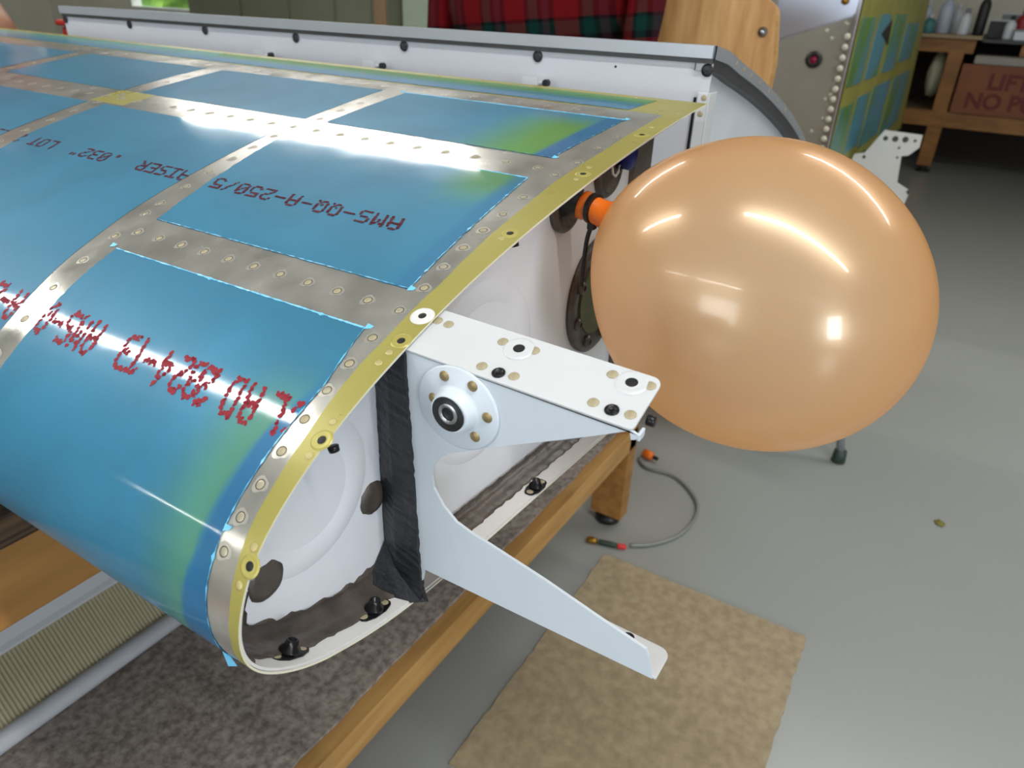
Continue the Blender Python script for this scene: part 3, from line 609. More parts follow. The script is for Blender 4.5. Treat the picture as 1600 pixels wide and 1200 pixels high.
# ================================================================= SECOND TANK (rear side towards us)
XT, YT, YT1 = .80, .254, 1.42
t2 = thing('fuel_tank', (1.0, YT, -.378), 'plain grey and white wing fuel tank lying behind the blue one', 'fuel tank')
top2 = catmull([(.80, -.0395), (.85, -.0470), (.90, -.0595), (.96, -.0735), (1.044, -.0950), (1.14, -.1225), (1.235, -.153), (1.33, -.189), (1.41, -.231), (1.445, -.262), (1.455, -.285), (1.44, -.31), (1.38, -.335), (1.25, -.355), (1.0, -.372), (.80, -.378)], 5)
def dz(y, z=-.05): return -(y - YT) * .0075 * max(0, (z + .378) / .33)
t2s = mat('grey_tank_skin', rgb(168, 172, 178), .32, metal=.35, noise=.05, nscale=10)
t2w = mat('pale_rib', rgb(214, 220, 226), .45, metal=.15, noise=.08, nscale=9)
t2b = mat('light_grey_baffle', rgb(190, 192, 198), .42, noise=.04, nscale=5)
k_ = len(top2); vs = []; fs = []
T2 = np.array(top2); tg = np.gradient(T2, axis=0); tg /= np.hypot(*tg.T)[:, None]; N2 = np.c_[-tg[:, 1], tg[:, 0]]
def ring(d, y): return [(T2[i, 0] - N2[i, 0] * d, y, T2[i, 1] - N2[i, 1] * d + dz(y, T2[i, 1])) for i in range(k_)]
me = loft([ring(0, YT), ring(0, YT1), ring(.0015, YT1), ring(.0015, YT), ring(0, YT)]); link('skin', me, t2, t2s, False)
me = loft([ring(0, YT - .002), ring(.0125, YT - .002), ring(.0125, YT + .002), ring(0, YT + .002), ring(0, YT - .002)]); lip = link('end_lip', me, t2, t2s)
me = loft([ring(.0115, YT - .0005), ring(.0115, YT + .018), ring(.024, YT + .018), ring(.0235, YT + .003), ring(.0115, YT - .0005)]); link('sealant_fillet', me, t2, darkgs)
wp = [(T2[i, 0] - N2[i, 0] * .016, T2[i, 1] - N2[i, 1] * .016) for i in range(k_)]; wp = [(max(p[0], XT + .004), p[1]) for p in wp]
link('rib_web', slab(wp, (0, YT + .014, 0), (1, 0, 0), (0, 0, 1), (0, 1, 0), .002), t2, t2w)
for i in range(8, 40, 3):
    p = Vector((T2[i, 0] - N2[i, 0] * .0062, YT - .0022, T2[i, 1] - N2[i, 1] * .0062)); put('rivet', RV_T, t2, p, zrot((0, -1, 0)))
def yz(x0, x1, z0, z1, y0=YT, y1=YT1): # long bar that follows the slight tilt
    v = [(x, y, z + dz(y, z)) for y in (y0, y1) for x in (x0, x1) for z in (z0, z1)]
    return mesh(v, [(0, 1, 3, 2), (4, 6, 7, 5), (0, 4, 5, 1), (2, 3, 7, 6), (0, 2, 6, 4), (1, 5, 7, 3)])
link('rear_lip', yz(XT - .006, XT + .004, -.0512, -.0392), t2, t2s)
link('sealant_strip', yz(XT - .003, XT + .002, -.0562, -.0512), t2, darkgs)
link('rear_baffle', yz(XT, XT + .002, -.376, -.0560), t2, t2b)
for q in ((102, 30), (202, 38), (320, 47), (462, 59), (631, 72), (840, 88), (1105, 110)):
    p = onp(*q, 0, XT - .001); link('sealed_rivet', lathe([(.0064, 0), (.0060, .0006), (.003, .0010), (0, .0011)], p, (-1, 0, 0), 18), t2, blacks, True)
p = onp(962, 104, 0, XT); link('pinhole', lathe([(.0014, 0), (.0012, .0006), (0, .0007)], p, (-1, 0, 0), 10), t2, blackm, True)
# white corner angle with two rivets, thin dark joint beside it
a0, a1 = onp(1090, 148, 0, XT - .004), onp(1115, 150, 0, XT - .004)
ang = link('corner_angle', merge([box(XT - .004, XT - .001, YT - .001, a0[1], -.20, a1[2] + .002, .0006), box(XT - .004, XT + .02, YT - .003, YT - .001, -.20, a1[2] + .002, .0006)]), t2, MATS['bright_white_paint'])
for q in ((1100, 153), (1094, 178)): put('rivet', RV_T, t2, onp(*q, 0, XT - .0042), zrot((-1, 0, 0)))
link('joint_seal', box(XT - .0015, XT, a0[1] + .002, a0[1] + .0045, -.22, a0[2] - .003), t2, blackm)
for q in ((405, 83), (577, 99), (829, 125)):
    p = onp(*q, 0, XT - .02); w_ = .010; z_ = link('z_bracket', merge([box(XT - .02, XT, p[1] - w_, p[1] + w_, p[2] - .004, p[2] - .0025), box(XT - .0215, XT - .02, p[1] - w_, p[1] + w_, p[2] - .03, p[2] + .0035)]), t2, MATS['bright_white_paint'])
    link('bracket_nut', lathe([(.004, 0), (.004, .006), (0, .006)], (XT - .012, p[1] - w_ - .008, p[2] - .002), (-1, 0, 0), 12), z_, blacks)

# ================================================================= WORKBENCH
YB = .575; ZT = -.3808; YS = .469; ZS = -.835; XR = 1.344
wb = thing('workbench', (.4, 1.2, -H), 'heavy timber workbench with lower shelf under both fuel tanks', 'workbench')
link('plywood_top', box(-.9, 1.40, YB, 2.5, ZT - .028, ZT, .001), wb, plyed)
link('upper_rail', box(-.9, 1.36, YB + .004, YB + .042, ZT - .105, ZT - .029, .002), wb, woodm)
link('shelf_board', box(-.75, XR - .04, YS + .02, 1.3, ZS - .03, ZS - .002), wb, woodl)
link('shelf_rail', box(-.75, XR, YS, YS + .038, ZS - .052, ZS, .0015), wb, woodl)
for x in (XR - .040, -.75):
    for y in (YS - .0, 1.25): 
        lg = link('leg', box(x, x + .040, y, y + .078, -H + .022, ZT - .03 if y > .6 else ZT - .106, .002), wb, woodm)
        link('foot', lathe([(.014, 0), (.030, .004), (.030, .016), (.020, .022)], (x + .02, y + .039, -H), (0, 0, 1), 18), lg, rubber, True)
link('leg_block', box(XR - .040, XR, YS + .078, YB + .02, ZT - .106, ZT - .03), wb, woodm)
# carpet on the shelf
bm = bmesh.new(); bmesh.ops.create_grid(bm, x_segments=60, y_segments=40, size=.5)
for v in bm.verts: v.co = Vector((-.69 + (v.co.x + .5) * 1.98, YS + .024 + (v.co.y + .5) * .745 + (0 if v.co.y > -.49 else random.uniform(-.002, .002)), ZS + .007 + random.uniform(-.0012, .0012)))
r_ = bmesh.ops.extrude_face_region(bm, geom=bm.faces[:]); 
for v in [q for q in r_['geom'] if isinstance(q, bmesh.types.BMVert)]: v.co.z -= .005
tag(link('carpet', from_bm(bm), None, carp), 'mottled brown-grey carpet lying on the shelf of the timber bench', 'carpet', kind=None)
# ribbed panel with pale rolled edges
rp = thing('ribbed_panel', (.1, .86, -.83), 'long khaki ribbed panel with pale rolled rims leaning under bench top', 'panel')
khk = mat('khaki_ribs', rgb(172, 162, 132), .5, noise=.1, nscale=6); rimm = mat('pale_rim', rgb(196, 198, 204), .4)
link('lower_rim', tube_mesh([(-.7, .795, ZS + .022), (.2, .795, ZS + .022), (.95, .795, ZS + .022)], .0125, 16), rp, rimm, True)
vs = []; fs = []; K = 1320
for k in range(K):
    x = -.7 + 1.65 * k / (K - 1); d = .0010 * math.sin(k * 2 * math.pi / 4)
    vs += [(x - .004, .803 + d, ZS + .028), (x, .862 + d, -.752)]
for k in range(K - 1): fs.append((2 * k, 2 * k + 1, 2 * k + 3, 2 * k + 2))
link('ribbed_face', mesh(vs, fs), rp, khk)
P = [(.864, -.756), (.858, -.751), (.858, -.747), (.863, -.742), (.866, -.72), (.870, -.69), (.875, -.66), (.880, -.62), (.89, -.62), (.90, -.75), (.90, ZS + .012), (.870, ZS + .012)]
vs = [(x, p[0], p[1]) for x in (-.7, .95) for p in P]; m_ = len(P)
link('upper_rim', mesh(vs, [(i, (i + 1) % m_, m_ + (i + 1) % m_, m_ + i) for i in range(m_)] + [tuple(range(m_)), tuple(range(m_, 2 * m_))[::-1]]), rp, rimm, False)

# ================================================================= BALLOON
def balloon_mat():
    m = bpy.data.materials.new('peach_latex'); m.use_nodes = True; nt = m.node_tree; N = nt.nodes; L = nt.links; p = N['Principled BSDF']; out = N['Material Output']
    lw = N.new('ShaderNodeLayerWeight'); lw.inputs[0].default_value = .35; rp_ = N.new('ShaderNodeValToRGB'); rp_.color_ramp.elements[0].position = .05; rp_.color_ramp.elements[1].position = .75; rp_.color_ramp.elements[0].color = (*rgb(200, 182, 154), 1); rp_.color_ramp.elements[1].color = (*rgb(248, 192, 136), 1); L.new(lw.outputs['Facing'], rp_.inputs[0]); L.new(rp_.outputs[0], p.inputs['Base Color']); p.inputs['Roughness'].default_value = .27; p.inputs['Metallic'].default_value = .32
    p.inputs['Coat Weight'].default_value = .7; p.inputs['Coat Roughness'].default_value = .06
    tr = N.new('ShaderNodeBsdfTranslucent'); tr.inputs[0].default_value = (*rgb(248, 214, 172), 1)
    a = N.new('ShaderNodeMixShader'); a.inputs[0].default_value = .55; L.new(p.outputs[0], a.inputs[1]); L.new(tr.outputs[0], a.inputs[2]); L.new(a.outputs[0], out.inputs[0]); return m
BM = balloon_mat()
neck = FB + FA * .036; BR = .1195
C0 = Vector(ray(1177, 463)); lo, hi = .2, .60
for _ in range(40):
    md = (lo + hi) / 2
    if C0[1] * md + (neck - C0 * md).length * 0 - 0 < 0: break
    # centre on the axis at one radius and a short neck from the tube
    if (neck - C0 * md).length > BR + .010: lo = md
    else: hi = md
ts = np.linspace(.2, .9, 1400); F_ = RR @ np.array([0, 0, -1.])
best = min(ts, key=lambda t: abs((neck - C0 * float(t)).length - ((252 / FPX) * float(C0.dot(Vector(F_))) * t + .012)))
BCn = C0 * float(best); BR = 252 / FPX * float(BCn.dot(Vector(F_))) * .985
ax = (BCn - neck).normalized(); Lb = (BCn - neck).length
bl = thing('balloon', (BCn[0], BCn[1], BCn[2] - BR), 'peach pearly balloon inflated on the tank fitting', 'balloon')
prof = []
for k in range(61):
    t = math.pi * (1 - k / 60); r = math.sin(t) * BR; h = math.cos(t) * BR       # from neck side to far side
    hh = Lb + h * (1.0 if h > 0 else 1.0)
    w = max(0, (-h / BR)); r = r * (1 - .05 * w * w) * .945; hh = Lb + h * (1.045 + (.03 * w ** 6)); prof.append((max(r, .0105 if k < 8 else 0), hh))
prof = [p for p in prof if p[0] > .0106] + [(0, prof[-1][1])]
prof = [p for i, p in enumerate(prof) if i == 0 or p[1] > prof[i - 1][1]]
link('balloon_skin', lathe(prof, neck, ax, 72), bl, BM, True)
nk = FB + FA * .022
link('balloon_neck', lathe([(.0096, -.004), (.0110, -.003), (.0110, .000), (.0100, .002), (.0100, .012), (.0108, .018), (.0140, .025), (.0190, .031), (.0180, .032), (.009, .022)], nk, (FA * .45 + ax * .55).normalized(), 32), bl, orange, True)
zt = thing('cable_tie', tuple(nk + FA * .008), 'thin black cable tie around the orange balloon neck', 'cable tie')
link('tie_loop', lathe([(.0104, 0), (.0116, .0004), (.0116, .0036), (.0104, .004)], nk + FA * .005, FA, 32), zt, rubber)
th = nk + FA * .007 + Vector((.0, 0, -.0118))
link('tie_head', box(th.x - .0030, th.x + .0030, th.y - .003, th.y + .003, th.z - .004, th.z + .003, .0006), zt, rubber)
e_ = onp(908, 447, 1, .236); m0 = onp(916, 380, 1, .238)
link('tie_tail', tube_mesh(catmull([tuple(th), tuple(m0), tuple(e_)], 6), .0019, 6), zt, rubber)

# ================================================================= FLOOR OBJECTS
mm = mat('tan_flecked_mat', rgb(166, 150, 122), .85, noise=1, col2=rgb(146, 130, 104), nscale=55, bump=.25, bscale=60, detail=6)
c4 = [onp(*q, 2, -H + .006) for q in ((945, 868), (1262, 990), (1213, 1200), (708, 1187))]
c4 = [(1.201, .456), (1.205, .021), (.60, .010), (.605, .448)]; pl = []
for (a, b) in zip(c4, c4[1:] + c4[:1]):
    for i in range(40): t = i / 40; pl.append((a[0] + (b[0] - a[0]) * t + random.uniform(-.0022, .0022), a[1] + (b[1] - a[1]) * t + random.uniform(-.0022, .0022)))
tag(link('floor_mat', slab(pl, (0, 0, -H), (1, 0, 0), (0, 1, 0), (0, 0, 1), .006), None, mm), 'flecked tan rectangular mat lying on the grey floor', 'mat')
hz = -H + .006
hs = thing('air_hose', (1.35, .40, -H), 'thin grey hose curled on the floor by the bench leg', 'hose')
hp = [(1.258, .421), (1.291, .380), (1.353, .342), (1.431, .331), (1.496, .346), (1.547, .389), (1.577, .443), (1.572, .513), (1.60, .545)]
link('hose', tube_mesh([(p[0], p[1], hz) for p in catmull(hp, 6)], .0042, 10), hs, mat('grey_hose', rgb(128, 130, 124), .4), True)
link('brass_connector', lathe([(.006, 0), (.008, .002), (.008, .020), (.005, .024)], (1.222, .512, hz), (.25, -1, 0), 14), hs, mat('brass', rgb(150, 110, 40), .35, metal=.8), True)
link('dark_collar', lathe([(.006, 0), (.0065, .002), (.0065, .038), (.005, .042)], (1.229, .486, hz), (.25, -1, 0), 14), hs, mat('dark_green_plastic', rgb(40, 56, 48), .5), True)
link('red_collar', lathe([(.006, 0), (.0065, .002), (.0065, .016), (.004, .020)], (1.240, .444, hz), (.4, -1, 0), 14), hs, mat('bright_red_plastic', rgb(200, 40, 40), .45), True)
og = thing('orange_plug', (1.616, .520, -H), 'small orange plug on the floor behind the bench leg', 'plug')
link('plug_body', lathe([(.006, 0), (.012, .004), (.012, .026), (.007, .032)], (1.625, .545, -H + .012), (-.2, -1, 0), 14), og, orange, True)
link('plug_tip', lathe([(.005, 0), (.005, .014)], (1.619, .513, -H + .012), (-.2, -1, 0), 10), og, rubber)
vs = [(0, 0, .004), (.012, .004, .001), (.016, .016, .003), (.006, .026, .001), (-.008, .020, .004), (-.012, .006, .001)]
me = mesh([(1.766 + v[0], -.185 + v[1], -H + v[2] + .001) for v in vs] + [(1.767, -.172, -H + .009)], [(6, i, (i + 1) % 6) for i in range(6)] + [(5, 4, 3, 2, 1, 0)])
tag(link('dry_leaf', me, None, mat('olive_leaf', rgb(110, 106, 40), .8)), 'tiny olive scrap of leaf on bare grey floor', 'leaf')
st = thing('tripod_stand', (1.95, .15, -H), 'grey metal stand whose foot shows below the balloon', 'stand')
gm = mat('grey_enamel', rgb(150, 154, 156), .4, metal=.3)
for i, q in enumerate(((1.912, .090), (2.12, .22), (1.90, .30))):
    l = link('leg', tube_mesh([(q[0], q[1], -H + .03), (1.97 + (q[0] - 1.97) * .35, .2 + (q[1] - .2) * .35, -.78)], .011, 10), st, gm, True)
    link('foot', lathe([(.014, 0), (.019, .004), (.016, .036), (.012, .038)], (q[0], q[1], -H), (0, 0, 1), 12), l, MATS['dark_green_plastic'], True)
link('pole', tube_mesh([(1.97, .2, -.80), (1.97, .2, -.62)], .014, 12), st, gm, True)
link('support_plate', lathe([(.03, 0), (.05, .004), (.05, .012), (0, .012)], (1.97, .2, -.62), (0, 0, 1), 20), st, gm)

# ================================================================= PLYWOOD CRADLE, FUSELAGE, ANGLE
plym = mat('honey_plywood', rgb(206, 160, 102), .5, noise=1, col2=rgb(176, 126, 70), nscale=7, stretch=(3, 6, .8), detail=8)
cr_ = thing('plywood_cradle', (1.91, .62, -H), 'honey-coloured plywood end board with rounded corner and bright bolt', 'cradle')
poly = [(.82, -H), (.82, .03), (.535, .03), (.524, .025), (.480, -.004), (.473, -.012), (.470, -.022), (.455, -.125), (.457, -.17), (.455, -H)]
link('end_board', slab([(p[0], p[1]) for p in poly], (1.90, 0, 0), (0, 1, 0), (0, 0, 1), (1, 0, 0), .018, .001), cr_, plym)
link('board_edge', slab([(p[0], p[1]) for p in [(.476, -.02), (.4695, -.022), (.4545, -.125), (.4565, -.17), (.4545, -H), (.459, -H), (.462, -.17), (.461, -.125)]], (1.899, 0, 0), (0, 1, 0), (0, 0, 1), (1, 0, 0), .004), cr_, woodl)
p = onp(1192, 50, 0, 1.90); link('bolt', lathe([(.011, 0), (.011, .003), (.0065, .004), (.0065, .010), (0, .011)], p, (-1, 0, 0), 14), cr_, steel, True)
link('side_board', box(1.918, 2.7, .80, .818, -H, -.2), cr_, plym)
fz = thing('aircraft_fuselage', (4.2, 1.0, -H), 'bare metal aircraft fuselage with faded blue-green film on its side', 'fuselage')
dull = mat('dull_aluminium', rgb(172, 170, 160), .42, metal=.45, noise=.2, nscale=3)
link('bulkhead', box(3.0, 3.02, .483, 1.30, -.60, .30), fz, dull)
link('corner_flange', box(2.985, 3.02, .470, .486, -.60, .30, .002), fz, MATS['steel'])
for k in range(12):
    link('flange_notch', lathe([(.011, 0), (.011, .005), (.006, .008), (0, .009)], (2.99, .492, -.09 - k * .034), (-1, 0, 0), 10), fz, mat('chalky_white', rgb(200, 198, 180), .6) if k == 0 else MATS['chalky_white'], True)
p = onp(1272, 93, 0, 3.0); gr = link('grommet', lathe([(.028, 0), (.028, .008), (.020, .012), (.014, .012), (.012, .004)], p, (-1, 0, 0), 24), fz, rubber, True)
link('grommet_centre', lathe([(.014, 0), (.013, .008), (0, .010)], p, (-1, 0, 0), 18), gr, mat('wine_red', rgb(150, 20, 60), .4), True)
for q in ((1325, 38), (1292, 48), (1290, 155), (1286, 185), (1268, 205), (1298, 148), (1322, 36), (1300, 60)):
    link('rivet_head', lathe([(.007, 0), (.005, .003), (0, .004)], onp(*q, 0, 3.0), (-1, 0, 0), 10), fz, MATS['chalky_white'], True)
olive = mat('olive_primer', rgb(150, 146, 70), .5, metal=.2, noise=.2, nscale=4)
sd = [(3.0, .35), (5.15, .35), (5.35, -.15), (5.62, -.69), (4.3, -.62), (3.0, -.60)]
side = link('side_panel', slab(sd, (0, .470, 0), (1, 0, 0), (0, 0, 1), (0, 1, 0), .012), fz, olive)
def sidecol():
    m = bpy.data.materials.new('faded_film'); m.use_nodes = True; nt = m.node_tree; N = nt.nodes; L = nt.links; p = N['Principled BSDF']
    tc = N.new('ShaderNodeTexCoord'); no = N.new('ShaderNodeTexNoise'); no.inputs['Scale'].default_value = 2.6; no.inputs['Detail'].default_value = 3; L.new(tc.outputs['Object'], no.inputs['Vector'])
    r = N.new('ShaderNodeValToRGB'); E = r.color_ramp.elements; E[0].position = .36; E[0].color = (*rgb(96, 140, 56), 1); E[1].position = .56; E[1].color = (*rgb(84, 148, 168), 1); L.new(no.outputs['Fac'], r.inputs[0]); L.new(r.outputs[0], p.inputs['Base Color'])
    p.inputs['Metallic'].default_value = .4; p.inputs['Roughness'].default_value = .4; return m
ff = sidecol()
for (x0, x1, z0, z1) in ((3.05, 3.38, -.26, -.03), (3.46, 3.80, -.26, -.02), (3.92, 4.34, -.26, -.02), (4.44, 5.02, -.24, -.06), (3.04, 3.32, -.53, -.33), (3.38, 3.72, -.54, -.32), (3.78, 4.36, -.57, -.31), (4.46, 5.22, -.60, -.31)):
    link('film_strip', slab([(x0, z0 + .01), (x0 + .02, z0), (x1, z0), (x1, z1), (x0 + .02, z1)], (0, .4695, 0), (1, 0, 0), (0, 0, 1), (0, -1, 0), .002), fz, ff)
link('dark_cutout', slab([tuple(onp(*q, 1, .468)[[0, 2]]) for q in ((1394, 30), (1377, 53), (1387, 71))], (0, .466, 0), (1, 0, 0), (0, 0, 1), (0, 1, 0), .0012), fz, hole)
link('far_side', box(3.02, 5.3, 1.29, 1.30, -.60, .30), fz, dull)
wpl = [tuple(onp(*q, 0, 3.6)[1:]) for q in ((1326, 262), (1336, 240), (1352, 238), (1383, 203), (1442, 211), (1437, 230), (1420, 242), (1409, 243), (1402, 285), (1422, 298), (1408, 330), (1330, 330))]
gb = link('gear_mount', slab(wpl, (3.58, 0, 0), (0, 1, 0), (0, 0, 1), (1, 0, 0), .02), fz, whitef); gb['label'] = 'white drilled mounting plate'
for q, r in (((1384, 216), .008), ((1399, 217), .010), ((1415, 218), .010), ((1430, 220), .005), ((1405, 231), .004), ((1402, 246), .004), ((1420, 300), .008), ((1350, 245), .006)):
    link('drill_hole', lathe([(r * 1.2, 0), (r, .001), (0, .0012)], onp(*q, 0, 3.579), (-1, 0, 0), 14), gb, MATS['dark_grey_sealant'])
link('support_leg', box(3.2, 3.28, .6, .68, -H, -.60), fz, woodm); link('support_leg', box(4.9, 4.98, .9, .98, -H, -.60), fz, woodm)
an = thing('angle_bar', (2.4, .5, -.10), 'polished grey angle bar resting between the plywood and the fuselage', 'bar')
link('bar', slab([(.60, -.097), (.392, -.018), (.388, -.012), (.388, .07), (.392, .075), (.60, .02)], (2.4, 0, 0), (0, 1, 0), (0, 0, 1), (1, 0, 0), .004), an, mat('polished_bar', rgb(176, 182, 196), .3, metal=.5))
link('bar_lip', slab([(.60, -.100), (.392, -.021), (.392, -.017), (.60, -.096)], (2.4, 0, 0), (0, 1, 0), (0, 0, 1), (1, 0, 0), .03), an, MATS['polished_bar'])
link('brass_knob', lathe([(.010, 0), (.010, .008), (0, .011)], onp(1321, 1, 0, 2.398), (-1, 0, 0), 14), an, MATS['brass'], True)

# ================================================================= FAR WORKBENCH
XF = 6.57
fb = thing('workbench', (XF + .4, .0, -H), 'dark amber timber workbench crowded with bottles by the far wall', 'workbench')
aw = mat('dark_amber_wood', rgb(150, 100, 40), .5, noise=1, col2=rgb(120, 76, 28), nscale=4, stretch=(4, 1, 4))
link('top_board', box(XF - .03, XF + .9, .19, 1.25, -.170, -.145, .003), fb, mat('worn_top', rgb(150, 130, 100), .5))
link('top_board', box(XF - .03, XF + .9, -2.2, .185, -.185, -.160, .003), fb, mat('black_top', rgb(40, 38, 36), .4))
link('apron', box(XF, XF + .04, .22, 1.2, -.262, -.171, .002), fb, aw); link('apron', box(XF, XF + .04, -2.2, -.06, -.262, -.186, .002), fb, aw)
for y in (.275, 1.1, -1.0, -2.15):
    l = link('leg', box(XF + .002, XF + .09, y, y + .10, -H + .05, -.171 if y > 0.2 else -.186, .003), fb, aw)
    link('foot', lathe([(.05, 0), (.05, .012), (.02, .02), (.02, .05)], (XF + .045, y + .05, -H), (0, 0, 1), 16), l, rubber)
link('lower_rail', box(XF, XF + .05, -2.2, 1.2, -.765, -.655, .002), fb, aw)
link('lower_shelf', box(XF + .05, XF + .85, -2.2, 1.2, -.700, -.67), fb, MATS['worn_top'])
link('back_board', box(XF + .85, XF + .87, -2.2, 1.25, -H, -.19), fb, mat('very_dark_panel', rgb(40, 22, 18), .7))
# signboard on the shelf: LIFT / NO PUSH in red on brown
sg = thing('sign_board', (XF - .01, -.25, -.655), 'brown board with red stencilled capitals under the far bench', 'sign')
link('board', box(XF - .03, XF - .01, -.95, .26, -.652, -.325, .002), sg, mat('brown_board', rgb(128, 72, 34), .6, noise=.2, nscale=4))
def text3d(s, size, p, x_dir, y_dir, m, parent, name):
    cu = bpy.data.curves.new(name, 'FONT'); cu.body = s; cu.size = size; cu.extrude = .001; cu.resolution_u = 3; cu.offset = size * .035
    o = bpy.data.objects.new(name, cu); COL.objects.link(o); x = Vector(x_dir).normalized(); y = Vector(y_dir).normalized(); z = x.cross(y)
    o.matrix_world = Matrix([[x.x, y.x, z.x, 0], [x.y, y.y, z.y, 0], [x.z, y.z, z.z, 0], [0, 0, 0, 1]])
    dg = bpy.context.evaluated_depsgraph_get(); me = bpy.data.meshes.new_from_object(o.evaluated_get(dg)); me.transform(Matrix.Translation(Vector(p)) @ o.matrix_world); bpy.data.objects.remove(o)
    me.materials.clear(); return link(name, me, parent, m)
rd = mat('stencil_red', rgb(96, 22, 14), .6)
text3d('LIFT', .145, (XF - .032, .075, -.478), (0, -1, 0), (0, 0, 1), rd, sg, 'lettering'); text3d('NO PUSH', .145, (XF - .032, .185, -.610), (0, -1, 0), (0, 0, 1), rd, sg, 'lettering')
tag(link('folded_sheet', box(XF - .03, XF + .5, -.88, .20, -.324, -.266, .012, 3), None, mat('grey_paper', rgb(150, 142, 134), .7)), 'thick pale grey slab lying above the red lettered board', 'sheet')
tag(link('white_sack', blob((XF + .25, .43, -.42), (.10, .06, .17), 3, .10), None, mat('cloth_white', rgb(190, 188, 160), .8), True), 'crumpled white sack hanging in the dark gap of far bench', 'sack')
# things on the far bench
mats_ = {'w': mat('white_plastic', rgb(206, 208, 214), .4), 't': mat('teal_label', rgb(60, 120, 120), .5), 'k': rubber, 'r': redm, 'g': mat('grey_plastic', rgb(130, 134, 140), .5), 'c': mat('clear_grey', rgb(176, 186, 200), .3)}
def bottle(y, x, h, r, c, cap, label, z0=-.145, tilt=0):
    t = thing('bottle', (x, y, z0), label, 'bottle', 'bottles and cans on the far bench')
    link('bottle_body', lathe([(r * .9, 0), (r, .01), (r, h * .62), (r * .85, h * .70), (r * .38, h * .80), (r * .36, h * .84), (0, h * .84)], (x, y, z0), (tilt, tilt, 1), 20), t, mats_[c], True)
    link('cap', lathe([(r * .42, h * .82), (r * .42, h), (0, h)], (x, y, z0), (tilt, tilt, 1), 14), t, mats_[cap], True)
bottle(.60, 6.70, .22, .045, 'c', 'w', 'clear bottle with a white cap nearest the fuselage')
bottle(.55, 6.62, .12, .038, 't', 'w', 'short teal jar with white lid on far bench edge')
bottle(.47, 6.75, .27, .050, 'c', 'g', 'tall pale grey bottle behind the small teal jar')
bottle(.40, 6.85, .20, .040, 'w', 'w', 'all-white bottle at the middle of the far bench')
bottle(.33, 6.64, .17, .038, 'w', 'g', 'white bottle with a grey cap beside the black can')
bottle(.235, 6.70, .30, .036, 'k', 'k', 'tall black spray can on the far bench')
def boxy(name, x, y, w, d, h, m, label, cat, z0=-.16):
    t = thing(name, (x, y, z0), label, cat, 'boxes on the far bench'); link('body', box(x - d / 2, x + d / 2, y - w / 2, y + w / 2, z0, z0 + h, .004), t, mats_[m]); link('lid', box(x - d / 2 - .003, x + d / 2 + .003, y - w / 2 - .003, y + w / 2 + .003, z0 + h, z0 + h + .012, .003), t, mats_['w' if m != 'w' else 'g']); return t
boxy('storage_box', 6.85, .12, .12, .12, .11, 'k', 'low black box behind the worn bench corner', 'box')
boxy('storage_box', 7.05, .06, .12, .12, .155, 'g', 'grey box standing at the back of the far bench', 'box')
boxy('storage_box', 6.62, -.04, .10, .10, .055, 'w', 'small white carton at the front of the black bench top', 'box')
bottle(.045, 6.66, .15, .034, 'w', 'k', 'white bottle with black cap next to the white carton', -.16)
bottle(-.02, 6.80, .20, .042, 'r', 'k', 'red can with a black top behind the white carton', -.16)
bottle(-.10, 6.80, .17, .040, 'g', 'k', 'grey can with a black top at the picture edge', -.16)
bottle(-.16, 6.66, .13, .034, 'w', 'r', 'white bottle with a red cap at the picture edge', -.16)

# ================================================================= LOCKERS against the partition
lk = thing('locker_row', (XP - .2, 5.9, -H), 'row of dull olive-grey cabinet doors beyond the far tank', 'cabinet')
lm = mat('olive_grey_paint', rgb(122, 124, 104), .6, noise=.1, nscale=2); bm_ = mat('tan_door', rgb(150, 120, 92), .6)
link('carcass', box(XP - .28, XP - .01, 4.46, 7.0, -H, .7), lk, lm)
for i, (y0, y1, m) in enumerate(((4.46, 4.60, bm_), (4.62, 5.02, lm), (5.04, 5.58, lm), (5.60, 6.22, lm), (6.24, 7.0, lm))):
    d_ = link('door', box(XP - .30, XP - .28, y0 + .008, y1 - .008, -H + .05, .69, .004), lk, m); link('handle', box(XP - .32, XP - .30, y0 + .03, y0 + .045, -.5, -.38, .003), d_, steel)

